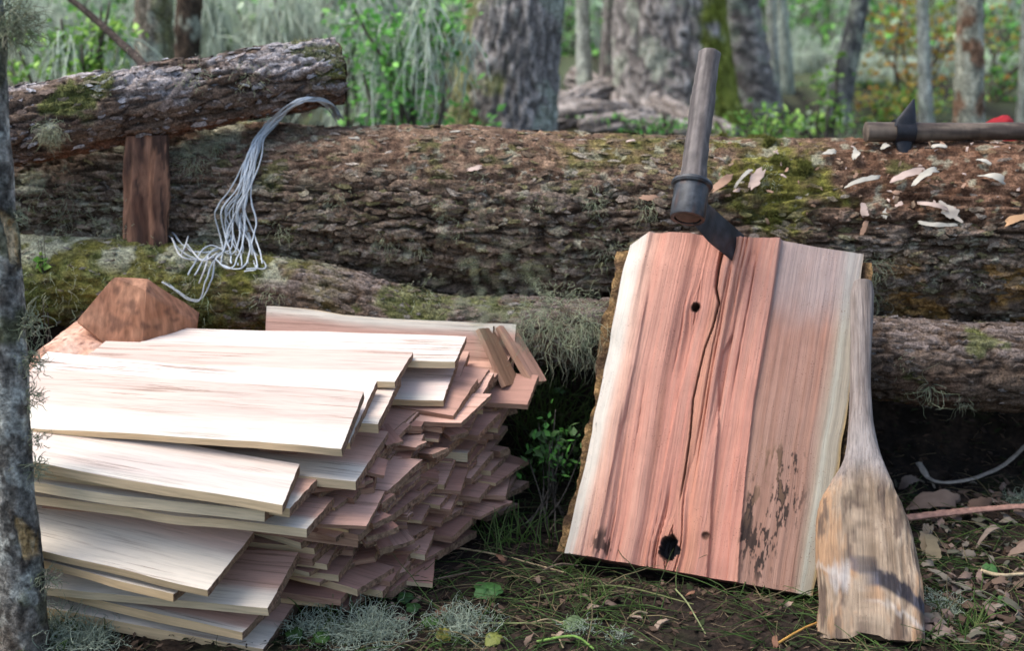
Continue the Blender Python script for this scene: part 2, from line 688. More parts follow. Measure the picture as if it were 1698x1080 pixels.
def bark_flakes(P, colr, parent, n, seed, lo, hi, tone, pick, lift=0.5):
    """loose scales of bark, each a ragged sheet with one lifted lip"""
    r = np.random.default_rng(seed)
    nx, na = P.shape[:2]
    w = pick(P).ravel()
    k = r.choice(nx * na, n, p=w / w.sum())
    i, j = np.clip(k // na, 1, nx - 2), k % na
    p = P[i, j]
    ax = nrm(P[np.minimum(i + 4, nx - 1), j] - P[np.maximum(i - 4, 0), j])
    cen = P.mean(1)[i]
    out = nrm(p - cen)
    ax = nrm(ax - out * (ax * out).sum(-1, keepdims=True))
    sd_ = np.cross(out, ax)
    yaw = r.normal(size=(n, 1)) * 0.30
    ax, sd_ = ax * np.cos(yaw) + sd_ * np.sin(yaw), -ax * np.sin(yaw) + sd_ * np.cos(yaw)
    L = r.uniform(lo, hi, (n, 1)) * (0.5 + r.random((n, 1)))
    W = L * r.uniform(0.22, 0.5, (n, 1))
    tilt = r.normal(size=(n, 1)) * 0.20
    m = 9
    th = np.linspace(0, 2 * math.pi, m, endpoint=False)
    V = []
    cc = []
    base = colr.reshape(-1, 3)[k]
    c0 = mixc(base, np.array(tone)[r.integers(0, len(tone), n)], r.uniform(0.35, 0.9, n)) * r.uniform(0.75, 1.25, (n, 1))
    ctr = p + out * 0.003
    V.append(ctr)
    for q in range(m):
        rad_ = 1 + r.normal(size=(n, 1)) * 0.22
        xx_, yy_ = np.cos(th[q]) * rad_, np.sin(th[q]) * rad_
        edge_up = (0.0015 + lift * tilt * yy_ * W * 0.5) + r.normal(size=(n, 1)) * 0.0012
        V.append(p + ax * xx_ * L * 0.5 + sd_ * yy_ * W * 0.5 + out * edge_up)
    V = np.stack(V, 1).reshape(-1, 3)
    kk = np.arange(n)[:, None] * (m + 1)
    F = np.concatenate([kk + np.array([[0, q + 1, (q + 1) % m + 1]]) for q in range(m)])
    o = mk('bark_scales', V, [F], M['bark'], parent, col=np.repeat(c0, m + 1, axis=0), smooth=False)
    tag(o, kind='stuff')


# the big fallen log
BIG = Log([(-1.75, 3.22, 0.55), (-0.6, 3.10, 0.545), (0.4, 2.99, 0.53), (1.75, 2.88, 0.525)], [0.20, 0.193, 0.19, 0.20], 'fallen_log')


def paint_big(P, D, h, h2, ids, id2):
    up = D[..., 2]
    c = mixc(DARK, BROWN, h * 0.9)
    c = mixc(c, GREY, h * sstep(0.25, 0.8, id2) * (0.25 + 0.6 * h2) * sstep(-0.35, 0.3, fbm(P * 9, 3, 60)))
    left = sstep(-0.3, -0.75, P[..., 0])
    top = sstep(0.35, 0.75, up)
    c = mixc(c, mixc(RED, (0.22, 0.155, 0.11), sstep(-0.3, 0.3, fbm(P * 50, 3, 61))), top * 0.85 * sstep(-0.9, -0.5, P[..., 0]))
    right = sstep(0.55, 0.75, P[..., 0]) * sstep(0.05, 0.45, up)
    c = mixc(c, mixc((0.085, 0.045, 0.028), (0.20, 0.12, 0.08), sstep(-0.2, 0.35, fbm(P * 65, 3, 62))), right * 0.9)
    m = np.maximum(blob(P, (0.52, 2.86, 0.64), (0.17, 0.25, 0.12), 0.8, 63), 0.6 * blob(P, (0.22, 2.9, 0.70), (0.14, 0.22, 0.04), 0.9, 64))
    c = mixc(c, mixc(MOSS * 0.75, MOSS * 1.5, sstep(-0.3, 0.3, fbm(P * 80, 2, 65))), m * 0.92)
    c = mixc(c, GREEN * 0.9, speck(P, 14, 0.24, 66, 0.15) * 0.6 * sstep(-0.2, 0.3, up))
    c = mixc(c, PALE * 0.8, speck(P, 34, 0.30, 67, 0.1) * 0.55)
    c = mixc(c, PALE * 0.95, left * speck(P, 16, 0.08, 68, 0.2) * 0.75)
    ochre = sstep(0.05, -0.35, up) * sstep(0.70, 0.82, P[..., 0]) * speck(P, 9, 0.0, 69, 0.15)
    c = mixc(c, (0.40, 0.24, 0.08), ochre * 0.85)
    return c


def amp_big(P, D):
    return 0.032 - 0.018 * sstep(0.2, 0.8, D[..., 2]) - 0.006 * sstep(0.6, 0.9, P[..., 0]) * sstep(0.0, 0.5, D[..., 2])


V, F, colr, Pbig = bark_log(BIG, 980, 270, (5.0, 30.0), amp_big, paint_big, seed=3, lump=0.018)
big_root = thing('fallen_log', 'huge mossy fallen log with fissured bark lying behind the shingles and split block', 'log', (0.0, 3.05, 0.34))
o = mk('bark', V, F, M['bark'], big_root, col=colr)
col_big = colr
bark_flakes(Pbig, colr, big_root, 11000, 301, 0.007, 0.027, [(0.20, 0.165, 0.125), (0.12, 0.085, 0.06), (0.165, 0.13, 0.09), (0.27, 0.235, 0.195), (0.14, 0.13, 0.06)], lambda P: sstep(3.12, 3.0, P[..., 1]) * sstep(-1.4, -1.2, P[..., 0]) * sstep(1.4, 1.2, P[..., 0]) * (0.25 + sstep(0.75, 0.55, P[..., 2])) * (1 - 0.8 * sstep(0.36, 0.48, P[..., 0]) * sstep(0.55, 0.62, P[..., 2])))


def log_ends(log, parent, colour=(0.32, 0.2, 0.12)):
    for k, sgn in ((0, -1), (1, 1)):
        A, R = log.axis(60)
        p, r = (A[0], R[0]) if k == 0 else (A[-1], R[-1])
        T, S, U = frames(A)
        t, s_, u = (T[0], S[0], U[0]) if k == 0 else (T[-1], S[-1], U[-1])
        aa = np.linspace(0, 2 * math.pi, 40, endpoint=False)
        rr = np.linspace(0.05, 0.96, 8)
        V = p + (rr[:, None, None] * r) * (np.cos(aa)[None, :, None] * s_ + np.sin(aa)[None, :, None] * u) + t * sgn * 0.004
        V = V + t * sgn * 0.006 * fbm(V * 60, 2, 5)[..., None]
        cc = mixc(np.array(colour) * 0.7, np.array(colour) * 1.2, sstep(-0.4, 0.4, np.sin(rr * 60)[:, None] + 0 * aa[None]))
        mk('cut_end', V.reshape(-1, 3), [gquads(8, 40, True), np.array([np.arange(40)])], M['rough_wood'], parent, col=cc.reshape(-1, 3))


log_ends(BIG, big_root)

# the thinner log lying along its foot
LOW = Log([(-1.75, 2.96, 0.45), (-0.95, 2.895, 0.425), (-0.45, 2.855, 0.398), (-0.15, 2.81, 0.345), (0.15, 2.78, 0.345), (0.55, 2.755, 0.318), (1.0, 2.72, 0.283), (1.75, 2.68, 0.262)],
          [0.10, 0.095, 0.080, 0.068, 0.070, 0.082, 0.085, 0.086], 'lower_log')


def paint_low(P, D, h, h2, ids, id2):
    up = D[..., 2]
    c = mixc(DARK, BROWN * 0.95, h)
    c = mixc(c, np.array([0.25, 0.225, 0.225]), h * h2 * sstep(0.1, 0.7, up) * 0.55)
    left = sstep(-0.30, -0.5, P[..., 0])
    c = mixc(c, mixc(MOSS, GREEN * 1.1, sstep(-0.2, 0.3, fbm(P * 30, 3, 71))), left * sstep(-0.15, 0.2, fbm(P * 10, 4, 72) + 0.15) * 0.85)
    c = mixc(c, PALE * 0.8, left * sstep(0.35, 0.75, up) * speck(P, 18, -0.05, 73, 0.2) * 0.8)
    c = mixc(c, RED, sstep(0.2, -0.3, up) * speck(P, 12, 0.05, 74, 0.2) * 0.7 * (1 - left))
    c = mixc(c, GREEN, speck(P, 11, 0.22, 75, 0.15) * 0.7)
    return c


V, F, colr, Plow = bark_log(LOW, 820, 120, (7.0, 34.0), lambda P, D: 0.011 + 0 * P[..., 0], paint_low, seed=12, lump=0.013)
low_root = thing('lower_log', 'thin crooked bark-covered log running along the foot of the big fallen log', 'log', (0.0, 2.8, 0.27))
mk('bark', V, F, M['bark'], low_root, col=colr)
col_low = colr
bark_flakes(Plow, colr, low_root, 3500, 302, 0.006, 0.022, [(0.20, 0.18, 0.165), (0.10, 0.075, 0.06), (0.14, 0.11, 0.09)], lambda P: sstep(2.92, 2.8, P[..., 1] - 0.1 * (P[..., 0] < -0.3)) + 0.05)
log_ends(LOW, low_root)

# short billets that carry the thin log
for q, xx in enumerate((-0.62, 0.30, 1.25)):
    A, R = LOW.axis(200)
    k = np.argmin(abs(A[:, 0] - xx))
    top = A[k, 2] - R[k] - 0.004
    yy = A[k, 1]
    g0 = float(gz(xx, yy)) - 0.02
    pth = np.array([[xx - 0.01, yy - 0.02 + 0.02 * t, g0 + (top + 0.02 - g0) * t] for t in np.linspace(0, 1, 14)])
    Rr = tube(pth, 0.055 + 0.006 * np.sin(np.arange(14) * 1.7), 18)
    Rr = Rr + 0.006 * fbm(Rr * 30, 3, 80 + q)[..., None]
    V, F = loft(Rr)
    c = mixc(DARK, BROWN, sstep(-0.4, 0.4, fbm(V * 40, 3, 81)))
    o = mk('support_billet', V, F, M['bark'], loc=(xx, yy, g0), col=c, sharp=50)
    tag(o, 'short bark-covered billet holding the thin log off the ground', 'billet', 'billets under the thin log')

# the pole that rises over the big log, with its post
POLE = Log([at(-60, 222, 2.86), at(10, 213, 2.875), at(190, 180, 2.92), at(370, 148, 2.99), at(500, 126, 3.05), at(562, 120, 3.075)],
           [0.079, 0.078, 0.073, 0.069, 0.069, 0.067], 'pole')


def paint_pole(P, D, h, h2, ids, id2):
    up = D[..., 2]
    c = mixc((0.06, 0.046, 0.038), (0.13, 0.10, 0.08), h)
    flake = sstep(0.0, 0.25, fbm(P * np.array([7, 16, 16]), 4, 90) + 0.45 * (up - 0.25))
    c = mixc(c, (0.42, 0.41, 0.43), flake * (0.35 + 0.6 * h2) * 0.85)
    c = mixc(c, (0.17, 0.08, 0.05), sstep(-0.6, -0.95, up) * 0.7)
    c = mixc(c, GREEN * 1.1, speck(P, 10, 0.2, 91, 0.12) * 0.8 * sstep(-0.4, 0.1, up))
    c = mixc(c, PALE * 0.9, blob(P, at(83, 225, 2.81), (0.03, 0.08, 0.045), 0.7, 92))
    return c


V, F, colr, Ppole = bark_log(POLE, 300, 110, (7.0, 30.0), lambda P, D: 0.013 + 0.008 * sstep(0, .5, D[..., 2]), paint_pole, seed=31, lump=0.008)
pole_root = thing('propped_pole', 'rough bark-covered pole propped on a post and resting on the big log', 'pole', tuple(at(245, 240, 2.93)))
mk('bark', V, F, M['bark'], pole_root, col=colr)
col_pole = colr
bark_flakes(Ppole, colr, pole_root, 1300, 303, 0.008, 0.030, [(0.34, 0.34, 0.36), (0.12, 0.09, 0.075), (0.17, 0.14, 0.125)], lambda P: 1.0 + 0 * P[..., 0])
log_ends(POLE, pole_root, (0.16, 0.10, 0.07))

# upright split post between thin log and pole
pt, pb = at(247, 222, 2.925), at(244, 418, 2.885)
pb[2] -= 0.02
n = 60
prof = np.array([(-1, -0.8), (-0.5, -1.05), (0.15, -0.75), (0.55, -1.0), (1, -0.6), (1.05, 0.2), (0.6, 0.95), (-0.2, 1.05), (-0.9, 0.7), (-1.1, 0.0)])
prof = np.concatenate([prof * (1 - f) + np.roll(prof, -1, 0) * f for f in (0.0, 0.2, 0.4, 0.6, 0.8)], 1).reshape(-1, 2)
t = np.linspace(0, 1, n)
R = (pb + (pt - pb) * t[:, None])[:, None] + np.concatenate([prof[None, :, :] * 0.041 * np.ones((n, 1, 1)), np.zeros((n, len(prof), 1))], -1)
R[..., :2] += (0.008 * np.stack([fbm(R * np.array([60, 60, 7]), 3, 95), fbm(R * np.array([60, 60, 7]), 3, 96)], -1))
V, F = loft(R)
c = mixc((0.09, 0.045, 0.03), (0.30, 0.16, 0.10), sstep(-0.35, 0.45, fbm(V * np.array([55, 55, 5]), 4, 97)))
c = mixc(c, (0.07, 0.04, 0.03), sstep(0.1, 0.4, fbm(V * np.array([30, 30, 6]), 3, 98)) * 0.8)
c = mixc(c, (0.045, 0.028, 0.022), sstep(0.16, 0.24, fbm(V * np.array([80, 80, 3]), 3, 99)) * 0.85)
o = mk('upright_post', V, F, M['rough_wood'], loc=pb, col=c, sharp=30)
tag(o, 'reddish brown split post standing on the thin log under the pole', 'post')

# ---------------------------------------------------------------- the split block that leans on the logs
BL, BR_ = at(935, 922, 2.44), at(1350, 993, 2.275)
TL, TR = at(1040, 405, 2.725), at(1432, 420, 2.575)
bn = nrm(np.cross(BR_ - BL, TL - BL))
BLN = bn                                            # face normal, towards the camera


def face_uv(px, py):
    """photo pixel on the face -> (u across, v up) of the block"""
    Q = on_plane(px, py, BL, bn)
    u, v = 0.5, 0.5
    for _ in range(8):
        S = BL * (1 - u) * (1 - v) + BR_ * u * (1 - v) + TL * (1 - u) * v + TR * u * v
        du = (BR_ - BL) * (1 - v) + (TR - TL) * v
        dv = (TL - BL) * (1 - u) + (TR - BR_) * u
        A = np.stack([du, dv], 1)
        d = np.linalg.lstsq(A, Q - S, rcond=None)[0]
        u, v = u + d[0], v + d[1]
    return u, v


nu, nv = 340, 440
U, Vv = np.meshgrid(np.linspace(0, 1, nu), np.linspace(0, 1, nv), indexing='ij')
WID, HEI = np.linalg.norm(BR_ - BL), np.linalg.norm(TL - BL)


def line_u(pts):
    q = np.array([face_uv(*p) for p in pts])
    q = q[np.argsort(q[:, 1])]
    return np.interp(Vv, q[:, 1], q[:, 0]), q


crack, cq = line_u([(1198, 396), (1197, 422), (1191, 456), (1188, 484), (1193, 509), (1183, 548), (1169, 583), (1160, 619), (1149, 668), (1144, 728), (1135, 790), (1126, 840)])
step2, _ = line_u([(1250, 392), (1239, 445), (1225, 509), (1214, 558), (1197, 590), (1190, 633), (1191, 720), (1179, 841), (1179, 870), (1172, 965)])
step3, _ = line_u([(1275, 395), (1265, 500), (1246, 580), (1232, 650), (1220, 730), (1212, 820), (1206, 960)])
step4, _ = line_u([(1090, 395), (1075, 500), (1052, 620), (1030, 720), (1010, 820), (990, 930)])
step5, _ = line_u([(1150, 560), (1120, 680), (1098, 790), (1085, 850), (1070, 930)])
fold, _ = line_u([(1296, 390), (1280, 502), (1267, 576), (1250, 668), (1246, 700), (1236, 788), (1229, 870), (1223, 970)])
lfold, _ = line_u([(1077, 390), (1062, 470), (1045, 560), (1022, 660), (1000, 760), (972, 870), (955, 925)])
k1, k2, k3 = face_uv(1154, 516), face_uv(1110, 914), face_uv(1170, 894)

uu, vv = U * WID, Vv * HEI


def kd(k, sx=1.0, sy=1.0):
    return np.sqrt(((U - k[0]) * WID / sx) ** 2 + ((Vv - k[1]) * HEI / sy) ** 2)


# grain lines bend round the knots
bend = 0
for k, a, sg in ((k1, 0.010, 0.035), (k2, 0.022, 0.05), (k3, 0.006, 0.02)):
    dx = (U - k[0]) * WID
    bend = bend + a * np.sign(dx) * np.exp(-np.abs(dx) / (sg * 0.5)) * np.exp(-((Vv - k[1]) * HEI / sg) ** 2)
G = uu - bend + 0.010 * fbm(np.stack([vv * 3.2, uu * 2.5, 0 * uu], -1), 3, 101)
G1 = np.stack([G * 60, vv * 1.2, 0 * uu], -1)
G2 = np.stack([G * 170, vv * 2.5, 0 * uu + 3], -1)
G3 = np.stack([G * 420, vv * 7, 0 * uu + 9], -1)
pink = sstep(0, 0.02, U - lfold) * sstep(0.004, -0.004, U - fold)
big = vnoise(G1 * np.array([0.55, 1, 1]), 102)
torn = sstep(-0.15, 0.45, fbm(np.stack([G * 14, vv * 2.6, 0 * uu + 6], -1), 3, 106))
crease = (1 - np.abs(vnoise(G2 * np.array([0.7, 1, 1]), 103))) ** 4
rel = pink * (0.0085 * big - torn * 0.0095 * crease + torn * 0.0012 * vnoise(G3 * np.array([0.7, 0.5, 1]), 119)) + 0.0004 * vnoise(G3, 104) * (0.3 + pink)
rel = rel + (1 - pink) * 0.0008 * vnoise(G2, 105)
# torn ledges: the wood left of each line stands proud
rel = rel + 0.0085 * sstep(0.005, -0.002, U - fold) + 0.0085 * sstep(0.004, -0.004, U - step2) * sstep(0.98, 0.9, Vv) - 0.005 * sstep(0.002, -0.002, U - step3) * sstep(0.95, 0.6, Vv) + 0.006 * sstep(0.004, -0.004, U - step4) * sstep(0.9, 0.75, Vv) - 0.006 * sstep(0.004, -0.004, U - step5) * sstep(0.8, 0.6, Vv)
rel = rel - 0.11 * np.clip(U - fold, 0, 1) * WID - 0.006
rel = rel - 0.62 * np.clip(lfold - U, 0, 1) * WID
cw = 0.0013 + 0.0022 * sstep(0.7, 1.0, Vv)
cd = np.abs(U - crack) * WID
vmin = face_uv(1126, 845)[1]
rel = rel - 0.024 * np.exp(-(cd / (cw * 0.8)) ** 2) * sstep(vmin, vmin + 0.12, Vv)
rel = rel + 0.004 * np.exp(-(kd(k1) / 0.028) ** 2) - 0.028 * sstep(0.0085, 0.005, kd(k1, 1, 1.1))
kang = np.arctan2((Vv - k2[1]) * HEI, (U - k2[0]) * WID)
kr = 0.019 * (1 + 0.55 * fbm(np.stack([np.cos(kang) * 1.6, np.sin(kang) * 1.6, 0 * kang + 4], -1), 3, 117))
rel = rel + 0.006 * np.exp(-(kd(k2) / 0.05) ** 2) - 0.03 * sstep(1.0, 0.75, kd(k2, 1, 1.15) / kr)
rel = rel - 0.006 * sstep(0.008, 0.004, kd(k3, 1, 0.8))

top_off = np.interp(np.linspace(0, 1, nu), [0, 0.09, 0.65, 0.8, 1.0], [0.0, 0.034, 0.026, 0.012, 0.0])[:, None] * HEI
top_dir = nrm(TL - BL)
base = BL * ((1 - U) * (1 - Vv))[..., None] + BR_ * (U * (1 - Vv))[..., None] + TL * ((1 - U) * Vv)[..., None] + TR * (U * Vv)[..., None]
wave = 0.006 * fbm(np.stack([Vv * 5, 0 * U, 0 * U + 2], -1), 3, 107)
edge_r = sstep(0.9, 1, U) * (wave + 0.012 * np.sin(Vv * 3.0) - 0.004)
edge_l = sstep(0.1, 0, U) * wave
base = base + nrm(BR_ - BL) * (edge_r + edge_l)[..., None]
Fp = base + bn * rel[..., None] + top_dir * (sstep(0.85, 1, Vv) * top_off)[..., None] + np.array([0, 0, 0.006])

PINK, PALEP, TAN, SAP, SAPG = (np.array(c) for c in ((0.50, 0.225, 0.165), (0.59, 0.33, 0.25), (0.36, 0.225, 0.165), (0.68, 0.64, 0.56), (0.38, 0.375, 0.29)))
c = mixc(PINK * 1.06, PALEP * 0.97, sstep(-1.1, 1.2, 0.5 * big + 0.4 * vnoise(G2, 103) + 0.35 * vnoise(G3, 118)))
c = mixc(c, PINK * np.array([0.8, 0.7, 0.7]), torn * crease * pink * 0.2)
c = mixc(c, (0.58, 0.28, 0.165), sstep(0.0, 0.5, fbm(np.stack([G * 25, vv * 2, 0 * uu + 4], -1), 3, 108)) * 0.5)
right = sstep(-0.003, 0.005, U - fold)
tanc = mixc(TAN, (0.41, 0.27, 0.205), sstep(-0.5, 0.5, vnoise(G2, 109)))
tanc = mixc(tanc, (0.36, 0.25, 0.20), sstep(0.1, 0.6, fbm(np.stack([G * 30, vv * 4, 0 * uu], -1), 3, 110)) * 0.6)
c = mixc(c, tanc * np.array([0.95, 0.86, 0.84]), right * (0.72 + 0.28 * sstep(0.75, 0.35, Vv)))
rt = (U - fold) / np.maximum(1 - fold, 0.05) + 0.05 * fbm(np.stack([G * 40, vv * 3, 0 * uu + 8], -1), 3, 116)
c = mixc(c, SAPG, sstep(0.66, 0.86, rt) * 0.75)
c = mixc(c, (0.50, 0.51, 0.43), np.exp(-((rt - 0.84) / 0.035) ** 2) * 0.5)
c = mixc(c, (0.38, 0.27, 0.13), sstep(0.955, 0.99, rt))
lt = np.clip((lfold + 0.02 - U) / 0.12, -1, 1)
c = mixc(c, (0.72, 0.49, 0.38), sstep(-0.5, 0.2, lt) * 0.7)
c = mixc(c, SAP, sstep(0.05, 0.45, lt + 0.1 * vnoise(G2, 111)))
# blue-grey weathering patch high on the right
c = mixc(c, (0.40, 0.37, 0.36), right * sstep(0.72, 0.95, Vv + 0.12 * fbm(np.stack([uu * 20, vv * 9, 0 * uu], -1), 3, 112)) * 0.6)
# black mould stains, a scatter of streaks with the grain
st = fbm(np.stack([G * 110, vv * 30, 0 * uu + 1], -1), 3, 113)
st2 = fbm(np.stack([G * 330, vv * 75, 0 * uu + 2], -1), 3, 115)


def stain(px, py, rx, ry, thr, k=0.9):
    a, b = face_uv(px, py)
    d = np.sqrt(((U - a) / rx) ** 2 + ((Vv - b) / ry) ** 2)
    return sstep(thr, thr + 0.10, 0.75 * st + 0.5 * st2 + 0.30 * (1 - d)) * sstep(1.4, 0.6, d) * k


BLK = np.array([0.035, 0.024, 0.02])
for a in ((1238, 872, 0.020, 0.13, -0.05, 0.97), (1292, 828, 0.09, 0.11, 0.15, 0.97), (1262, 905, 0.065, 0.11, 0.17, 0.95), (1300, 775, 0.08, 0.06, 0.28, 0.9), (1000, 908, 0.04, 0.045, 0.1, 0.85), (985, 700, 0.01, 0.1, 0.45, 0.6)):
    c = mixc(c, BLK, stain(*a))
c = mixc(c, (0.25, 0.15, 0.09), stain(1268, 805, 0.09, 0.13, 0.2, 0.55))
# the knots are dark rotten wood
c = mixc(c, (0.09, 0.045, 0.03), sstep(0.013, 0.008, kd(k1)))
c = mixc(c, (0.022, 0.02, 0.022), sstep(1.12, 0.92, kd(k2, 1, 1.15) / kr + 0.08 * st))
c = mixc(c, (0.10, 0.05, 0.03), sstep(0.010, 0.006, kd(k3)) * 0.8)
c = mixc(c, (0.40, 0.17, 0.10), np.exp(-(kd(k2) / 0.034) ** 2) * 0.5 * (kd(k2) > 0.02))
c = mixc(c, (0.14, 0.09, 0.06), np.exp(-(cd / 0.0022) ** 2) * sstep(vmin, vmin + 0.1, Vv) * 0.8)

block = thing('split_block', 'thick pink split wood block leaning on the logs, cleaving blade in its top', 'wood block', tuple((BL + BR_) / 2))
V = Fp.reshape(-1, 3)
side_dir = nrm(BR_ - BL)
# round the block: sides and back follow the log it was split from
ub = np.linspace(0, 1, nu)
depth = 0.030 + 0.105 * np.sin(np.pi * np.clip(ub, 0, 1)) ** 0.7
idx = np.arange(nu * nv).reshape(nu, nv)
rim = np.concatenate([idx[:, 0], idx[-1, 1:], idx[::-1, -1][1:], idx[0, ::-1][1:-1]])
ru, rv = np.unravel_index(rim, (nu, nv))
rimb = Fp[ru, rv] - bn * (depth[ru] + rel[ru, rv])[:, None] + side_dir * (0.012 * np.cos(np.pi * ub[ru]))[:, None]
Vall = np.vstack([V, rimb])
k_ = np.arange(len(rim)) + nu * nv
F = [np.vstack([gquads(nu, nv)[:, ::-1], np.stack([rim, k_, np.roll(k_, -1), np.roll(rim, -1)], -1)])]
cb = np.vstack([c.reshape(-1, 3) * np.array([0.92, 0.90, 0.885]), np.broadcast_to(np.array([0.30, 0.17, 0.11]), (len(rim), 3))])
gv = np.stack([G, vv, 0 * G], -1).reshape(-1, 3)
o = mk('heartwood', Vall, F, M['split_wood'], block, col=cb, sharp=55, vec=np.vstack([gv, gv[rim]]))
# bark on the rounded back, its rim showing at both long sides
nb = 60
ub2 = np.linspace(0, 1, nb)
vb = np.linspace(0.005, 0.985, 120)
UB, VB = np.meshgrid(ub2, vb, indexing='ij')
iu = np.clip((UB * (nu - 1)).astype(int), 0, nu - 1)
iv = np.clip((VB * (nv - 1)).astype(int), 0, nv - 1)
d3 = np.interp(UB, ub, depth)
side = nrm(BR_ - BL)
inner = Fp[iu, iv] - bn * (d3 * np.sin(np.pi * np.clip(UB, 0, 1)) ** 0.4)[..., None] * 1.0
out_dir = nrm(-bn * np.sin(np.pi * UB)[..., None] - side * np.cos(np.pi * UB)[..., None] * 1.0)
bt = 0.011 + 0.010 * sstep(0.12, 0.0, UB) * (0.25 + sstep(0.5, 0.75, VB)) + 0.004 * sstep(0.9, 1.0, UB) + 0.012 * fbm(np.stack([UB * 12, VB * 14, 0 * UB], -1), 4, 120)
p1 = inner - bn * (0.004 + 0.012 * sstep(0.9, 1.0, UB) + 0.012 * sstep(0.1, 0, UB))[..., None] + out_dir * 0.002
p2 = p1 + out_dir * bt[..., None]
R = np.concatenate([p1, p2[::-1]], 0)            # closed section, lofted along the length
R = np.moveaxis(R, 1, 0)
Vb, Fb = loft(R)
cbk = mixc((0.10, 0.06, 0.035), (0.34, 0.21, 0.09), sstep(-0.3, 0.4, fbm(Vb * 60, 3, 121)))
mk('bark', Vb, Fb, M['bark'], block, col=cbk, sharp=60)

# ---------------------------------------------------------------- froe driven into the block
E = at(1144, 333, 2.555)
Htop = at(1176, 90, 2.715)
hd = nrm(Htop - E)
bd = nrm(on_plane(1218, 396, BL, bn) - E)
bd = nrm(bd - hd * np.dot(bd, hd))
sd = np.cross(hd, bd)
froe = thing('froe', 'iron cleaving blade with a round grey wooden handle stuck in the block', 'froe', tuple(E - hd * 0.03))


def spin(profile, org, axis, m=36, seed=0, rough=0.0):
    a = np.linspace(0, 2 * math.pi, m, endpoint=False)
    x = nrm(np.cross(axis, [0, 1, 0.3]))
    y = np.cross(axis, x)
    prof_ = np.asarray(profile, float)
    R = org + prof_[:, 1][:, None, None] * axis + prof_[:, 0][:, None, None] * (np.cos(a)[None, :, None] * x + np.sin(a)[None, :, None] * y)
    if rough:
        R = R + nrm(R - (org + prof_[:, 1][:, None, None] * axis)) * (rough * fbm(R * 45, 3, seed))[..., None]
    return R


Lh = np.linalg.norm(Htop - E)
tt = np.linspace(-0.034, Lh, 60)
rr = 0.0235 - 0.002 * sstep(0, Lh, tt) + 0.0008 * np.sin(tt * 40)
prof_ = [(0.004, tt[0] - 0.002), (0.017, tt[0] - 0.002), *[(r, t_) for r, t_ in zip(rr, tt)], (0.0205, Lh + 0.003), (0.015, Lh + 0.006), (0.003, Lh + 0.007)]
R = spin(prof_, E, hd, 40, 5, 0.0022)
ta = np.linspace(0, 2 * math.pi, 40, endpoint=False)
ax0 = E + np.array([p_[1] for p_ in prof_])[:, None, None] * hd
R = ax0 + (R - ax0) * (1 + 0.022 * np.cos(7 * ta + 0.4))[None, :, None]
V, F = loft(R)
axv = (V - E) @ hd
c = mixc((0.085, 0.07, 0.062), (0.17, 0.145, 0.13), sstep(-0.4, 0.4, fbm(np.stack([(V - E) @ sd * 220, (V - E) @ bd * 220, axv * 9], -1), 3, 130)))
c = mixc(c, (0.10, 0.065, 0.045), sstep(-0.02, -0.034, axv) * 0.9)
mk('handle', V, F, M['handle_wood'], froe, col=c, sharp=50)
sock = [(0.0245, -0.036), (0.0315, -0.036), (0.0325, -0.033), (0.0325, -0.012), (0.0322, 0.018), (0.0325, 0.026), (0.0365, 0.028), (0.0385, 0.032), (0.0370, 0.037), (0.030, 0.041), (0.0245, 0.042)]
R = spin(sock, E, hd, 48, 7, 0.0006)
V, F = loft(R, caps=False)
F.append(np.stack([np.arange(48), np.roll(np.arange(48), -1), np.roll(np.arange(48), -1) + 48 * (len(sock) - 1), np.arange(48) + 48 * (len(sock) - 1)], -1))
c = mixc((0.03, 0.033, 0.037), (0.075, 0.08, 0.085), sstep(-0.4, 0.4, fbm(V * 60, 3, 131)))
c = mixc(c, (0.10, 0.05, 0.03), speck(V, 45, 0.10, 133, 0.2) * 0.6)
mk('eye_socket', V, F, M['iron'], froe, col=c, sharp=35)
# blade: a wedge, thick spine on top, sharp edge below
nb_, L0, L1 = 24, 0.022, 0.36
s_ = np.linspace(L0, L1, nb_)
hb0 = -0.036 - 0.012 * sstep(0.0, 0.10, s_)
hb1 = 0.019 - 0.004 * sstep(0.0, 0.3, s_)
sec = []
for a_, w in ((1.0, 0.0042), (0.97, 0.005), (0.5, 0.0040), (0.2, 0.0022), (0.0, 0.0004)):
    sec.append((a_, w))
ring = [(a_, w) for a_, w in sec] + [(a_, -w) for a_, w in sec[::-1]]
R = np.zeros((nb_, len(ring), 3))
for q, (a_, w) in enumerate(ring):
    hgt = hb0 + (hb1 - hb0) * a_
    R[:, q] = E + bd * s_[:, None] + hd * hgt[:, None] + sd * w
V, F = loft(R)
c = mixc((0.015, 0.016, 0.018), (0.045, 0.045, 0.05), sstep(-0.4, 0.5, fbm(V * 70, 3, 132)))
c = mixc(c, (0.085, 0.045, 0.028), speck(V, 40, 0.12, 134, 0.2) * 0.6)
mk('blade', V, F, M['iron'], froe, col=c, sharp=25)

# ---------------------------------------------------------------- wooden club
m0, m1 = at(1443, 1072, 2.10), at(1430, 468, 2.475)
ml = nrm(m1 - m0)
mx = nrm(np.array([1, -0.30, 0]) - ml * np.dot(np.array([1, -0.30, 0]), ml))
mn = np.cross(mx, ml)                                # towards the camera
rows = [(1068, 1357, 1530), (1040, 1357, 1530), (1000, 1357, 1529), (940, 1357, 1522), (900, 1356, 1517), (860, 1358, 1507), (830, 1366, 1494), (800, 1382, 1480), (770, 1398, 1466), (740, 1404, 1456), (700, 1407, 1448), (640, 1409, 1444), (560, 1410, 1446), (500, 1410, 1449), (478, 1412, 1449), (469, 1418, 1445)]
tb = []
for py, xl, xr in rows:
    a, b = on_plane(xl, py, m0, mn), on_plane(xr, py, m0, mn)
    tb.append((np.dot((a + b) / 2 - m0, ml), np.dot(a - m0, mx), np.dot(b - m0, mx)))
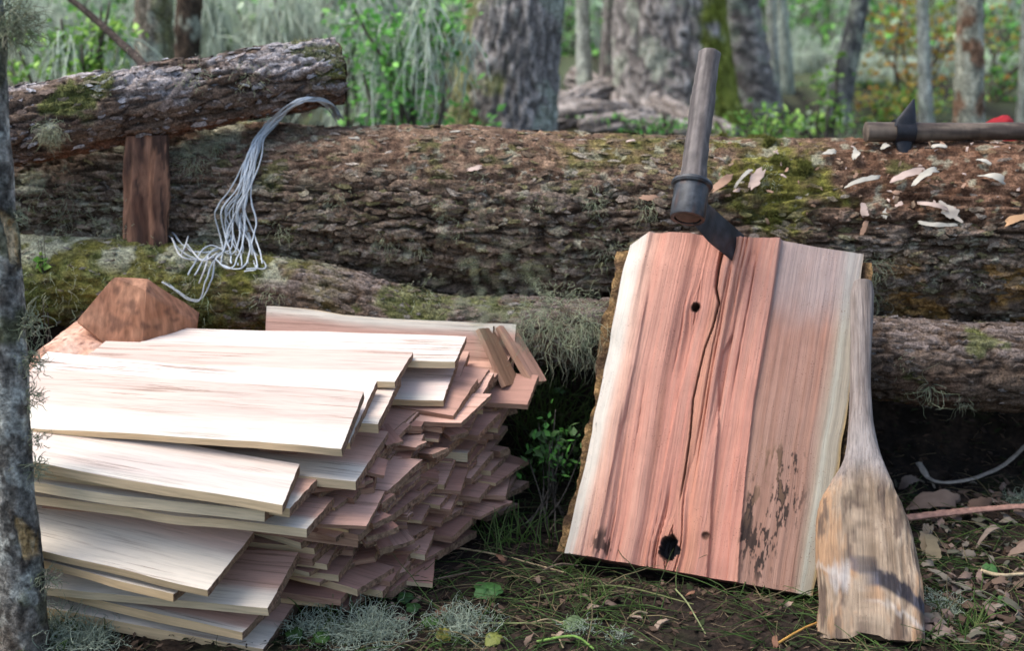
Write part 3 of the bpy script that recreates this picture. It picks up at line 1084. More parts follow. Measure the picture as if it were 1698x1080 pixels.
tb = np.array(tb)
tl = np.concatenate([np.linspace(tb[0, 0], tb[-1, 0], 330)])
xl, xr = np.interp(tl, tb[:, 0], tb[:, 1]), np.interp(tl, tb[:, 0], tb[:, 2])
ker = np.ones(15) / 15
xl = np.convolve(np.pad(xl, 7, 'edge'), ker, 'valid')
xr = np.convolve(np.pad(xr, 7, 'edge'), ker, 'valid')
hw = (xr - xl) / 2
thick = np.interp(tl, [0, 0.25, 0.36, 0.45, 0.66], [0.036, 0.034, 0.024, 0.0185, 0.0185])
ma = np.linspace(0, 2 * math.pi, 190, endpoint=False)
ex = np.interp(tl, [0, 0.28, 0.40], [0.42, 0.5, 1.0])[:, None]
cx = np.sign(np.cos(ma)) * np.abs(np.cos(ma)) ** ex
cy = np.sign(np.sin(ma)) * np.abs(np.sin(ma)) ** ex
R = m0 + (((xl + xr) / 2)[:, None] + hw[:, None] * cx)[..., None] * mx + tl[:, None, None] * ml + (thick[:, None] * cy)[..., None] * mn
Tm = np.broadcast_to(tl[:, None], cx.shape)
Xm = ((xl + xr) / 2)[:, None] + hw[:, None] * cx
loc_ = np.stack([Xm, thick[:, None] * cy, Tm], -1)
low = sstep(0.34, 0.22, Tm)
fib = fbm(loc_ * np.array([150, 150, 13]), 5, 140, 0.62)
lump = fbm(loc_ * np.array([22, 22, 10]), 4, 141)
outw = nrm(cx[..., None] * mx + cy[..., None] * mn)
R = R + outw * ((0.0008 + 0.0018 * low) * fib + (0.001 + 0.0065 * low) * lump)[..., None]
# the worn, uneven striking end
jag = sstep(0.06, 0.0, Tm) * (0.010 * fbm(loc_ * np.array([30, 30, 0]), 3, 142) + 0.016 * np.exp(-((Xm + 0.005) / 0.02) ** 2))
R = R + ml * jag[..., None]
c = mixc((0.20, 0.16, 0.135), (0.31, 0.26, 0.225), sstep(-0.4, 0.4, fib))
lowc = mixc((0.22, 0.155, 0.10), (0.45, 0.345, 0.24), sstep(-0.4, 0.4, 0.6 * fib + 0.6 * lump))
lowc = mixc(lowc, (0.36, 0.205, 0.105), sstep(0.08, 0.5, 0.9 * lump + 0.55 * fib + 0.30 * sstep(0.04, -0.07, Xm) - 0.12) * 0.85)
lowc = mixc(lowc, (0.11, 0.075, 0.055), sstep(0.10, 0.34, fbm(loc_ * np.array([70, 70, 16]), 4, 143)) * 0.8)
c = mixc(c, (0.36, 0.32, 0.29), sstep(0.24, 0.30, Tm) * sstep(0.42, 0.34, Tm) * 0.6)
c = mixc(c, lowc, sstep(0.30, 0.24, Tm + 0.03 * lump + 0.25 * np.minimum(Xm, 0)))
band = Tm - (0.118 - 0.62 * Xm) + 0.012 * lump
band = band + 0.010 * fib
inb = sstep(0.019, 0.010, np.abs(band) + 0.008 * lump + 0.006 * fib) * sstep(-0.055, 0.015, Xm + 0.03 * fib + 0.03 * lump)
c = mixc(c, mixc((0.012, 0.013, 0.022), (0.075, 0.08, 0.105), sstep(-0.1, 0.4, fib)), inb * 0.92)
c = mixc(c, (0.55, 0.50, 0.44), sstep(0.012, 0.004, np.abs(band + 0.036) + 0.012 * np.abs(fib)) * 0.45 * sstep(-0.2, 0.3, lump))
c = mixc(c, (0.50, 0.46, 0.42), sstep(0.03, 0.01, np.hypot(Xm + 0.045, Tm - 0.105) + 0.02 * fib) * 0.6)
V, F = loft(R)
o = mk('wooden_club', V, F, M['club_wood'], loc=m0, col=c.reshape(-1, 3) * np.array([0.93, 0.93, 0.94]), sharp=50, vec=loc_.reshape(-1, 3))
tag(o, 'worn paddle-shaped wooden club standing on end against the split block', 'club')

# ---------------------------------------------------------------- stack of split shingles
def shingle_mesh(Lg, W, T, seed, tint, bow=0.0, skew=0.0, sap=0.25, rough=1.0, wav=0.004, saptop=False):
    """length along -x from the right end, width along +y, top at z = 0"""
    r = np.random.default_rng(seed)
    nx, ny = 44, 15
    x = np.linspace(-Lg, 0, nx)
    y = np.linspace(0, 1, ny)
    XX, YY = np.meshgrid(x, y, indexing='ij')
    q = np.stack([XX * 4, 0 * XX + seed, 0 * XX], -1)
    f0 = wav * fbm(q * 1.2, 3, seed) * 2
    f1 = W + wav * fbm(q * 1.2 + 9, 3, seed + 1) * 2 + (r.random() - 0.5) * 0.03 * (-XX / Lg)
    yy = f0 + (f1 - f0) * YY
    xe = XX + skew * (yy - W / 2) * sstep(-0.2, 0, XX) + 0.0007 * vnoise(np.stack([yy * 90, 0 * yy + seed, 0 * yy], -1), seed) * (XX > -0.001)
    gr = np.stack([XX * 1.6, yy * 60, 0 * XX + seed * 3.1], -1)
    gf = np.stack([XX * 3.0, yy * 190, 0 * XX + seed * 1.7], -1)
    z = rough * (0.0013 * fbm(gr, 3, seed + 4) + 0.0009 * vnoise(gf, seed + 5)) + bow * np.sin(np.pi * (XX / Lg + 1)) + 0.003 * fbm(np.stack([XX * 3, yy * 6, 0 * XX + seed], -1), 2, seed + 6)
    tt_ = T * (1 + 0.25 * fbm(np.stack([XX * 3, yy * 5, 0 * XX + seed + 50], -1), 2, seed + 7)) * (1 + (r.random() - .5) * 0.5 * (XX / Lg + .5))
    top = np.stack([xe, yy, z], -1)
    bot = np.stack([xe, yy, z - tt_], -1)
    ring = np.concatenate([top, bot[:, ::-1]], 1)
    m = ring.shape[1]
    V, F = loft(ring)
    quad_kind = np.tile(np.array([0] * (ny - 1) + [1] + [0] * (ny - 1) + [1]), nx - 1)
    midx = np.concatenate([quad_kind, [2, 2]])
    e = np.minimum(YY * (0.6 if r.random() < 0.5 else 1.6), 1)
    pk = np.array(tint)
    cc = mixc(pk * 0.95, pk * 1.05, sstep(-0.4, 0.4, fbm(gr, 3, seed + 8)))
    cream = np.array([0.70, 0.64, 0.53])
    if sap > 0:
        cc = mixc(cc, cream, sstep(sap, sap * 0.55, e + 0.05 * fbm(gr * np.array([1, .2, 1]), 2, seed + 9)) * 0.9)
    if saptop:
        cc = mixc(cc, cream, sstep(0.84, 0.88, YY))
    ccol = np.concatenate([cc, cc[:, ::-1]], 1).reshape(-1, 3)
    return V, F, midx, ccol


def put_shingle(FR, ex, ey, Lg, W, T, seed, tint, label, group='split shingles in the stack', edge='s_edge', face='s_face', **k):
    ex = nrm(ex)
    ey = nrm(ey - ex * np.dot(ex, ey))
    ez = np.cross(ex, ey)
    V, F, midx, cc = shingle_mesh(Lg, W, T, seed, tint, **k)
    o = mk('wood_shingle', V, F, None, col=cc, mats=[M[face], M[edge], M['s_end']], midx=midx, sharp=40)
    from mathutils import Matrix
    o.matrix_world = Matrix(((ex[0], ey[0], ez[0], FR[0]), (ex[1], ey[1], ez[1], FR[1]), (ex[2], ey[2], ez[2], FR[2]), (0, 0, 0, 1)))
    return tag(o, label, 'shingle', group)


WHT, ROSE, DEEP = (0.67, 0.53, 0.445), (0.55, 0.34, 0.26), (0.40, 0.215, 0.16)
# corners read from the photograph: front-right, back-right, front-left, with their distances
SH = [
    ((568, 740, 2.120), (607, 648, 2.245), (50, 707, 2.215), 0.014, WHT, 'cream shingle topping the front of the stack, fine brown grain lines across it', {}),
    ((580, 733, 2.165), (652, 637, 2.320), (60, 690, 2.26), 0.014, WHT, 'white shingle directly under the grain-lined front top shingle', {}),
    ((626, 706, 2.23), (690, 631, 2.385), (150, 670, 2.31), 0.015, WHT, 'pale shingle third down at the front of the stack, its corner poking out', {}),
    ((655, 632, 2.345), (691, 584, 2.490), (150, 615, 2.43), 0.012, WHT, 'white shingle on the middle of the stack top, behind the grain-lined one', {}),
    ((755, 600, 2.47), (776, 558, 2.610), (300, 588, 2.53), 0.012, WHT, 'broad white shingle behind the others on the stack top', {}),
    ((735, 666, 2.41), (768, 598, 2.555), (250, 650, 2.49), 0.014, WHT, 'short white shingle end showing below the broad white one', {}),
    ((746, 671, 2.45), (803, 585, 2.635), (300, 655, 2.53), 0.014, ROSE, 'shingle with a pinkish upper face sticking out right of the broad white one', dict(sap=0.0, edge='s_edge_red')),
    ((450, 836, 1.995), (541, 780, 2.125), (60, 764, 2.10), 0.017, WHT, 'bright shingle with a thick pale front edge, jutting toward the sapling foot', dict(skew=-0.25)),
    ((480, 842, 2.03), (573, 788, 2.165), (70, 783, 2.13), 0.015, ROSE, 'shingle just under the bright thick-edged one, dark broken end', {}),
    ((438, 850, 2.022), (500, 818, 2.14), (64, 801, 2.11), 0.017, WHT, 'yellowish shingle edge below the bright thick-edged one, ending short', {}),
    ((508, 880, 2.040), (573, 826, 2.165), (65, 826, 2.135), 0.016, ROSE, 'shingle with a pink top and cream front edge in mid stack', {}),
    ((590, 800, 2.13), (668, 722, 2.30), (150, 745, 2.22), 0.015, ROSE, 'wide rosy shingle sticking out beyond the bright thick-edged one', {}),
    ((346, 978, 2.000), (442, 890, 2.125), (68, 912, 2.09), 0.013, WHT, 'pale tilted shingle with white sapwood strip low on the front of the stack', dict(sap=0.5)),
    ((290, 985, 2.02), (400, 940, 2.13), (80, 935, 2.09), 0.012, DEEP, 'thin brown shingle under the tilted pale one', {}),
    ((443, 1010, 2.030), (512, 922, 2.155), (88, 978, 2.115), 0.016, ROSE, 'long pink-topped shingle below the tilted pale one', {}),
    ((402, 1050, 2.035), (470, 990, 2.155), (150, 990, 2.125), 0.016, ROSE, 'second-lowest shingle at the front, cream edge sloping down', {}),
    ((436, 1078, 2.05), (560, 985, 2.215), (95, 1012, 2.13), 0.022, ROSE, 'lowest shingle at the front, resting on the lichen and soil', {}),
    ((592, 892, 2.15), (657, 806, 2.32), (180, 838, 2.24), 0.016, DEEP, 'reddish shingle end in mid stack beneath the wide rosy one', dict(sap=0.0, edge='s_edge_red')),
    ((745, 812, 2.42), (806, 778, 2.54), (300, 770, 2.53), 0.016, DEEP, 'broad pink shingle end jutting right from the stack side', dict(sap=0.0, edge='s_edge_red')),
    ((776, 752, 2.48), (851, 716, 2.63), (300, 715, 2.58), 0.016, ROSE, 'pale-edged shingle end jutting right above the broad pink one', {}),
    ((640, 905, 2.44), (735, 888, 2.55), (300, 880, 2.50), 0.014, DEEP, 'flat shingle lying on the soil beside the stack foot', dict(sap=0.0, edge='s_edge_red')),
    ((700, 705, 2.38), (760, 640, 2.56), (250, 680, 2.47), 0.015, DEEP, 'brownish shingle showing under the short white ones', dict(sap=0.0, edge='s_edge_red')),
]
TOPS = {0: (0.60, 0.475, 0.395), 1: (0.70, 0.60, 0.52), 2: (0.68, 0.56, 0.46), 3: (0.62, 0.48, 0.405), 4: (0.70, 0.60, 0.525), 5: (0.68, 0.55, 0.48), 7: (0.67, 0.56, 0.475), 12: (0.62, 0.45, 0.37)}
for i, (a, b, d, T, tint, lab, kw) in enumerate(SH):
    FR, BRp, FLp = at(*a), at(*b), at(*d)
    W = np.linalg.norm(BRp - FR)
    put_shingle(FR, FR - FLp, BRp - FR, 0.60 + 0.02 * math.sin(i * 2.1), W, T, 200 + i, TOPS.get(i, tint), lab, **kw)

# on-edge shingles at the back of the stack
for i, (a, b, d, T, tint, lab) in enumerate([
    ((812, 636, 2.640), (792, 546, 2.668), (420, 610, 2.715), 0.020, ROSE, 'pink shingle standing on edge at the back of the stack'),
    ((850, 628, 2.665), (835, 540, 2.695), (450, 600, 2.735), 0.016, ROSE, 'rearmost shingle standing on edge behind the pink one'),
]):
    FR, BRp, FLp = at(*a), at(*b), at(*d)
    put_shingle(FR, FR - FLp, BRp - FR, 0.46, np.linalg.norm(BRp - FR), T, 260 + i, tint, lab, sap=0.0, saptop=True)
for i, (a, b, d, T, tint, lab) in enumerate([
    ((838, 640, 2.585), (795, 545, 2.635), (826, 541, 2.70), 0.010, (0.27, 0.15, 0.085), 'weathered brown offcut leaning on the end of the on-edge shingles'),
    ((884, 634, 2.62), (828, 540, 2.68), (856, 541, 2.74), 0.012, (0.50, 0.28, 0.20), 'reddish offcut leaning at the very end of the on-edge shingles'),
]):
    bot_, top_, far_ = at(*a), at(*b), at(*d)
    put_shingle(bot_, bot_ - top_, far_ - top_, np.linalg.norm(bot_ - top_), 0.055, T, 270 + i, tint, lab, sap=0.0, edge='s_edge_red', wav=0.002)

# the many shingle ends on the right flank
r = np.random.default_rng(5)
fl_ex, fl_ey = np.array([math.cos(math.radians(-24)), math.sin(math.radians(-24)), 0]), np.array([math.sin(math.radians(24)), math.cos(math.radians(24)), 0])
F0 = np.array([-0.345, 2.07, 0.0])
num = 0
for colm in range(6):
    zz = 0.010
    top_z = [0.235, 0.255, 0.27, 0.28, 0.29, 0.30][colm]
    while zz < top_z:
        T = r.uniform(0.006, 0.013)
        yaw = math.radians(-22 + r.normal() * 8)
        roll = math.radians(min(zz * 60, 13) + r.normal() * 2.0)
        ex = np.array([math.cos(yaw), math.sin(yaw), r.normal() * 0.02])
        ey = np.array([-math.sin(yaw) * math.cos(roll), math.cos(yaw) * math.cos(roll), math.sin(roll)])
        p = F0 + fl_ey * (0.105 + colm * 0.092 + r.normal() * 0.012) + fl_ex * (r.normal() * 0.024 + 0.004 + 0.014 * colm + 0.02 * math.sin(zz * 40 + colm))
        W = r.uniform(0.09, 0.13)
        p[2] = zz + T
        tint = mixc(np.array(DEEP) * 0.9, np.array(ROSE) * 1.2, np.array(r.random()))
        red = r.random() < 0.55
        where = 'close to the soil' if zz < 0.085 else ('halfway up' if zz < 0.18 else 'just under the top shingles')
        o = put_shingle(p, ex, ey, r.uniform(0.5, 0.6), W, T, 300 + num, tint, ('red-edged' if red else 'cream-edged') + ' shingle whose broken end juts from the stack flank ' + where, sap=0.0, wav=0.006, skew=r.normal() * 0.10, edge='s_edge_red' if red else 's_edge')
        num += 1
        zz += T * r.uniform(1.05, 1.35)
# a few shorter loose pieces wedged in the flank
for i in range(46):
    t_ = r.random()
    p = F0 + fl_ey * (0.1 + 0.55 * t_) + fl_ex * (0.03 + 0.05 * r.random()) + np.array([0, 0, 0.03 + 0.25 * r.random()])
    yaw = math.radians(r.uniform(-70, 10))
    put_shingle(p, np.array([math.cos(yaw), math.sin(yaw), r.normal() * 0.12]), np.array([-math.sin(yaw), math.cos(yaw), 0.15]), r.uniform(0.12, 0.25), r.uniform(0.02, 0.06), r.uniform(0.006, 0.012), 500 + i, DEEP if i % 2 else ROSE,
                'narrow splinter of red wood wedged between the shingle ends', group='splinters in the stack', edge='s_edge_red', sap=0.0, wav=0.004)

# ---------------------------------------------------------------- chopped blocks behind the stack
def poly_block(name, pts, faces, cols, label, mat, sub=4, rough=0.004):
    import bmesh
    bm = bmesh.new()
    vs = [bm.verts.new(p) for p in pts]
    for f in faces:
        bm.faces.new([vs[i] for i in f])
    bmesh.ops.recalc_face_normals(bm, faces=bm.faces)
    bmesh.ops.bevel(bm, geom=list(bm.edges), offset=0.003, segments=1, affect='EDGES')
    bmesh.ops.triangulate(bm, faces=bm.faces)
    for _ in range(sub):
        bmesh.ops.subdivide_edges(bm, edges=[e for e in bm.edges if e.calc_length() > 0.010], cuts=1, use_grid_fill=True)
        bmesh.ops.triangulate(bm, faces=bm.faces)
    bm.verts.ensure_lookup_table()
    V = np.array([v.co[:] for v in bm.verts])
    N = np.array([v.normal[:] for v in bm.verts])
    V2 = V + N * (rough * fbm(V * 22, 4, 150))[:, None]
    F = np.array([[v.index for v in f.verts] for f in bm.faces])
    bm.free()
    c = cols(V, N)
    lo = V2.min(0)
    o = mk(name, V2, [F], mat, loc=((V2[:, 0].min() + V2[:, 0].max()) / 2, V2[:, 1].mean(), lo[2]), col=c, sharp=28)
    return tag(o, label, 'wood block')


Yb = 2.62
A_ = [at(124, 533, Yb), at(188, 457, Yb + .03), at(246, 462, Yb + .03), at(240, 480, Yb), at(238, 582, Yb - 0.02), at(190, 585, Yb - 0.02)]
back = np.array([0.080, 0.075, -0.085])
A2 = [p + back for p in A_]
bot = [at(150, 640, Yb), at(250, 640, Yb)]
pts = A_ + A2
faces = [(0, 1, 2, 3, 4, 5), (6, 11, 10, 9, 8, 7)] + [(i, (i + 1) % 6, (i + 1) % 6 + 6, i + 6) for i in range(6)]


def col_brown(V, N):
    c = mixc((0.29, 0.135, 0.078), (0.37, 0.19, 0.115), sstep(-0.4, 0.4, fbm(V * 30, 4, 151)))
    c = mixc(c, (0.42, 0.16, 0.06), sstep(-0.35, 0.1, N[:, 0]) * 0.6 * sstep(0.3, -0.2, N[:, 2]))
    ring = np.sin(np.linalg.norm((V - V.mean(0) - np.array([0.05, 0, -0.12])) * np.array([1, 0.3, 1]), axis=1) * 900 + 2 * fbm(V * 20, 2, 155))
    c = c * (1 + 0.10 * ring[:, None])
    return mixc(c, (0.12, 0.06, 0.04), speck(V, 60, 0.2, 152, 0.15) * 0.7)


poly_block('chopped_block', pts, faces, col_brown, 'brown angular chopped wood block behind the shingle stack', M['rough_wood'], 4, 0.0025)

Yb = 2.50
A_ = [at(35, 625, Yb), at(60, 582, Yb + .06), at(125, 560, Yb + .1), at(172, 574, Yb + .1), at(205, 600, Yb + .02), at(205, 690, Yb), at(40, 690, Yb)]
back = np.array([0.03, 0.2, 0.02])
pts = A_ + [p + back for p in A_]
faces = [tuple(range(7)), tuple(range(13, 6, -1))] + [(i, (i + 1) % 7, (i + 1) % 7 + 7, i + 7) for i in range(7)]
poly_block('chopped_block', pts, faces, lambda V, N: mixc(mixc((0.55, 0.30, 0.20), (0.68, 0.44, 0.33), sstep(-0.4, 0.4, fbm(V * 25, 4, 153))), (0.2, 0.1, 0.07), speck(V, 90, 0.38, 154, 0.1)),
           'pinkish chopped wood block lying between the sapling and the brown block', M['rough_wood'], 4, 0.004)

# ---------------------------------------------------------------- pale cord hung over the log
def on_logs(px, py, lift=0.006):
    return march(px, py, lambda P: np.minimum(np.minimum(BIG.dist(P), LOW.dist(P)), POLE.dist(P)) < lift)


cord = thing('cord_bundle', 'bundle of pale grey cords hung over the big log, ends frayed on the thin log', 'cord', tuple(at(430, 300, 2.85)))
r = np.random.default_rng(9)
main = [(562, 196), (545, 172), (520, 163), (490, 172), (455, 200), (430, 228), (418, 262)]
tails = [[(400, 310), (372, 352), (380, 392), (388, 436)], [(405, 315), (385, 352), (398, 395), (410, 438)], [(412, 310), (408, 350), (424, 392), (436, 438)], [(402, 320), (390, 360), (412, 405), (428, 440), (402, 448)],
         [(398, 315), (366, 360), (372, 405), (340, 425), (300, 418), (274, 388)], [(400, 325), (376, 372), (366, 412), (346, 432), (342, 465), (326, 498), (300, 494), (265, 470)], [(404, 318), (392, 372), (384, 420), (352, 414), (335, 432), (318, 462)], [(410, 318), (416, 368), (406, 412), (390, 440), (366, 430)]]
for i in range(19):
    tail = tails[i % len(tails)]
    pts = []
    ox, oy = r.normal() * 7, r.normal() * 3
    lift = 0.006 + 0.012 * r.random()
    for j, (px, py) in enumerate(main + tail):
        fan = 0.45 + 0.75 * float(sstep(4, 8, j))
        qx, qy = px + ox * fan + r.normal() * 1.6, py + oy * fan + r.normal() * 1.5
        if j == 0:
            p = at(qx, qy, 3.14)
        elif j in (1, 2, 3):
            p = at(qx, qy, 3.06 - 0.03 * j)
        else:
            p = on_logs(qx, qy, lift)
            if p[1] < 1.5 or p[1] > 3.4:
                p = at(qx, qy, 2.85)
        pts.append(p)
    pth = catmull(pts, 150)
    loose = np.linspace(0.3, 1, 150)[:, None] * 0.011
    pth = pth + loose * np.stack([fbm(pth * 13 + i, 3, 160), fbm(pth * 13 + i, 3, 161) * 0.4, fbm(pth * 13 + i, 3, 162)], -1)
    V, F = loft(tube(pth, 0.0016 * (1 + 0.4 * fbm(pth * 60, 2, 163)), 7))
    cc = np.array([0.56, 0.61, 0.64]) * r.uniform(0.75, 1.15)
    mk('strand', V, F, M['cord'], cord, col=np.broadcast_to(cc, V.shape))
for i, (a, b, d) in enumerate([((312, 392), (308, 405), (300, 425)), ((345, 425), (340, 445), (330, 470)), ((285, 395), (300, 425), (330, 432)), ((360, 420), (335, 432), (310, 405))]):
    pth = catmull([on_logs(*a, 0.02), on_logs(*b, 0.03), on_logs(*d, 0.012)], 30)
    V, F = loft(tube(pth, 0.0017, 7))
    mk('strand', V, F, M['cord'], cord, col=np.broadcast_to(np.array([0.55, 0.57, 0.57]), V.shape))

# ---------------------------------------------------------------- adze lying on the log
a0, a1 = at(1436, 219, 2.895), at(1790, 217, 2.93)
ad = nrm(a1 - a0)
La = np.linalg.norm(a1 - a0)
adze = thing('adze', 'adze with a dark wooden handle lying on top of the big log', 'adze', tuple(a0 - np.array([0, 0, 0.02])))
tt = np.linspace(0, La, 40)
rr = 0.0205 - 0.002 * sstep(0.05, 0.2, tt)
R = spin([(0.004, -0.003), (0.015, -0.002), *zip(rr, tt), (0.012, La + 0.003)], a0, ad, 28, 6, 0.0015)
V, F = loft(R)
c = mixc((0.06, 0.043, 0.032), (0.15, 0.115, 0.085), sstep(-0.4, 0.4, fbm(V * np.array([12, 120, 120]), 3, 170)))
mk('handle', V, F, M['handle_wood'], adze, col=c, sharp=50)
hp = a0 + ad * 0.078
R = spin([(0.0185, -0.020), (0.026, -0.020), (0.0275, 0.0), (0.026, 0.020), (0.0185, 0.020)], hp, ad, 32, 8, 0.0006)
V, F = loft(R, caps=False)
F.append(np.stack([np.arange(32), np.roll(np.arange(32), -1), np.roll(np.arange(32), -1) + 128, np.arange(32) + 128], -1))
mk('eye_collar', V, F, M['iron'], adze, col=np.broadcast_to(np.array([0.014, 0.014, 0.017]), V.shape), sharp=40)
for nm, pts, wid, th in (('blade', [(0.0, -0.012, 0.014), (0.003, -0.010, 0.030), (0.010, -0.004, 0.046), (0.020, 0.008, 0.066)], [0.024, 0.020, 0.012, 0.002], [0.010, 0.007, 0.004, 0.0012]),
                         ('poll', [(0.0, -0.012, -0.018), (-0.001, -0.02, -0.034), (0.003, -0.028, -0.05)], [0.019, 0.015, 0.012], [0.010, 0.008, 0.006])):
    pth = np.array([hp + ad * p[0] + np.array([0, p[1], p[2]]) for p in pts])
    pth = catmull(pth, 16)
    k = np.linspace(0, 1, 16)
    w = np.interp(k, np.linspace(0, 1, len(wid)), wid)
    h_ = np.interp(k, np.linspace(0, 1, len(th)), th)
    T_, S_, U_ = frames(pth)
    aa = np.linspace(0, 2 * math.pi, 20, endpoint=False)
    cross = nrm(np.cross(T_, ad))
    R = pth[:, None] + w[:, None, None] * np.cos(aa)[None, :, None] * ad + h_[:, None, None] * np.sin(aa)[None, :, None] * cross[:, None]
    V, F = loft(R)
    mk(nm, V, F, M['iron'], adze, col=np.broadcast_to(np.array([0.012, 0.013, 0.017]), V.shape), sharp=40)

# red cloth crumpled behind the log
cc0 = at(1664, 226, 3.10)
th_ = np.linspace(0, 2 * math.pi, 60, endpoint=False)
ph = np.linspace(-1.35, 1.45, 36)
R = np.stack([np.cos(ph)[:, None] * np.cos(th_)[None] * 0.050, np.cos(ph)[:, None] * np.sin(th_)[None] * 0.04, np.sin(ph)[:, None] * 0.042 + 0 * th_[None]], -1)
R = R * (1 + 0.42 * fbm(R * 34, 4, 172)[..., None])
V, F = loft(R + cc0)
zz_ = V[:, 2] - cc0[2]
c = mixc((0.27, 0.016, 0.022), (0.66, 0.50, 0.44), sstep(-0.004, -0.012, zz_ + 0.01 * fbm(V * 30, 2, 173)))
o = mk('cloth_bundle', V, F, M['cloth'], loc=cc0 - np.array([0, 0, 0.05]), col=c)
tag(o, 'crumpled red cloth with a pale hem behind the adze handle', 'cloth')

# ---------------------------------------------------------------- sapling with axe scars
sp = catmull([at(38, 1082, 2.06), at(36, 1000, 2.055), at(24, 820, 2.05), at(14, 640, 2.05), at(6, 460, 2.05), at(-8, 300, 2.05), at(-20, 120, 2.05), at(-26, 0, 2.05), at(-40, -300, 2.06), at(-30, -700, 2.08), at(-60, -1200, 2.1)], 330)
sp[:, 2] += np.linspace(-0.02, 0, 330)
zz_ = sp[:, 2]
rad = np.interp(zz_, [-0.03, 0.02, 0.08, 0.2, 0.5, 0.9, 1.6, 2.3], [0.047, 0.042, 0.036, 0.032, 0.029, 0.026, 0.022, 0.017])
R = tube(sp, rad, 56)
dr = nrm(R - sp[:, None])
R = R + dr * (0.0028 * fbm(R * np.array([70, 70, 40]), 4, 180) + 0.004 * fbm(R * 14, 3, 181))[..., None]
scars = [(at(40, 895, 2.02), 0.0085, 0.038), (at(50, 905, 2.02), 0.006, 0.028), (at(14, 395, 2.02), 0.0065, 0.042), (at(30, 440, 2.02), 0.007, 0.018)]
c = mixc((0.085, 0.08, 0.07), (0.25, 0.24, 0.21), sstep(-0.3, 0.4, fbm(R * np.array([60, 60, 45]), 4, 182)))
c = mixc(c, (0.36, 0.37, 0.33), speck(R, 38, 0.04, 183, 0.12) * 0.8)
c = mixc(c, (0.10, 0.11, 0.05), speck(R, 14, 0.22, 184, 0.2) * 0.6)
c = mixc(c, (0.13, 0.09, 0.06), sstep(0.12, 0.03, R[..., 2]) * 0.5)
for s_, a_, b_ in scars:
    d = np.sqrt(((R[..., 0] - s_[0] + 0.10 * (R[..., 2] - s_[2]) + 4.5 * (R[..., 2] - s_[2]) ** 2) / a_) ** 2 + ((R[..., 2] - s_[2]) / b_) ** 2)
    m = sstep(1.05, 0.85, d) * (dr[..., 1] < 0)
    rim = np.exp(-((d - 1.15) / 0.18) ** 2) * (dr[..., 1] < 0)
    R = R + dr * (0.0035 * rim - 0.005 * m)[..., None]
    c = mixc(c, mixc((0.50, 0.33, 0.15), (0.72, 0.56, 0.34), sstep(-0.3, 0.3, fbm(R * np.array([200, 200, 20]), 2, 185))), m)
    c = mixc(c, (0.06, 0.045, 0.035), rim * 0.6)
V, F = loft(R)
sapling = thing('sapling', 'slim lichen-spotted sapling with pale axe scars standing before the stack', 'tree', tuple(sp[0]))
mk('trunk', V, F, M['trunk_bark'], sapling, col=c.reshape(-1, 3))

# ---------------------------------------------------------------- moss and lichen on the logs
LICH = np.array([0.36, 0.385, 0.25])


def tuft(bag, p, nrmv, n, length, width, seed, grav=0.0, curl=0.45, spread=0.02, col=LICH, segs=6, dirs=None):
    r = np.random.default_rng(seed)
    st_ = p + r.normal(size=(n, 3)) * spread
    d = nrm(np.asarray(nrmv) + r.normal(size=(n, 3)) * 0.8) if dirs is None else dirs
    V, F = strands(st_, d, length * r.uniform(0.5, 1.2, n), width, seed, segs, curl, grav)
    cc = np.repeat(np.asarray(col) * r.uniform(0.75, 1.2, (n, 1)) * (1 + r.normal(size=(n, 3)) * 0.04), 3 * (segs + 1), axis=0)
    bag.add(V, F, cc)


def hang(log, parent, px, py, n, length, seed, spread=0.02, width=0.0006):
    p = log.hit(px, py, 0.002)
    b = Bag()
    n2 = int(n * 1.2)
    r = np.random.default_rng(seed)
    dd = nrm(log.normal(p) * 0.35 + np.array([0, -0.1, -0.7]) + r.normal(size=(n2, 3)) * 0.45)
    tuft(b, p, (0, 0, 0), n2, length * 0.62, width, seed, grav=0.22, curl=0.55, spread=spread * 0.85, dirs=dd, segs=7)
    tag(b.build('hanging_lichen', M['lichen'], parent), kind='stuff')


def moss_on(P, colr, parent, n, length, seed, green=0.012):
    r = np.random.default_rng(seed)
    V = P.reshape(-1, 3)
    cr = colr.reshape(-1, 3)
    w = np.clip(cr[:, 1] - np.maximum(cr[:, 0], cr[:, 2]) - green * 0.2, 0, 1) * (V[:, 1] < 3.2)
    w = w / w.sum()
    k = r.choice(len(V), n, p=w)
    A_ = V[k]
    nn = nrm(np.array([0, -0.35, 0.8]) + r.normal(size=(n, 3)) * 0.5)
    Vs, Fs = strands(A_ - nn * 0.002, nn, length * r.uniform(0.5, 1.3, n), 0.0011, seed, 2, 0.5)
    cc = np.repeat(cr[k] * r.uniform(0.8, 1.9, (n, 1)), 9, axis=0)
    o = mk('moss', Vs, [Fs], M['moss'], parent, col=cc)
    tag(o, kind='stuff')


moss_on(Pbig, col_big, big_root, 16000, 0.010, 401)
moss_on(Plow, col_low, low_root, 9000, 0.011, 402)
moss_on(Ppole, col_pole, pole_root, 2500, 0.009, 403)
for i, (px, py, n, l, s_) in enumerate([(735, 345, 70, .045, .012), (985, 335, 90, .05, .012), (640, 400, 40, .05, .012), (690, 405, 40, .04, .012), (1072, 345, 60, .06, .009), (325, 270, 120, .06, .018), (355, 240, 60, .05, .012), (120, 340, 120, .05, .03),
                                      (190, 385, 150, .06, .025), (60, 320, 80, .05, .03), (1455, 440, 60, .09, .008), (1450, 490, 50, .07, .01), (890, 340, 40, .03, .012), (560, 330, 40, .03, .015), (1275, 300, 40, .03, .012), (800, 300, 30, .03, .015),
                                      (1600, 460, 30, .03, .02), (470, 380, 40, .04, .015), (1010, 420, 90, .05, .02), (760, 385, 50, .04, .012)]):
    hang(BIG, big_root, px, py, n, l, 420 + i, s_)
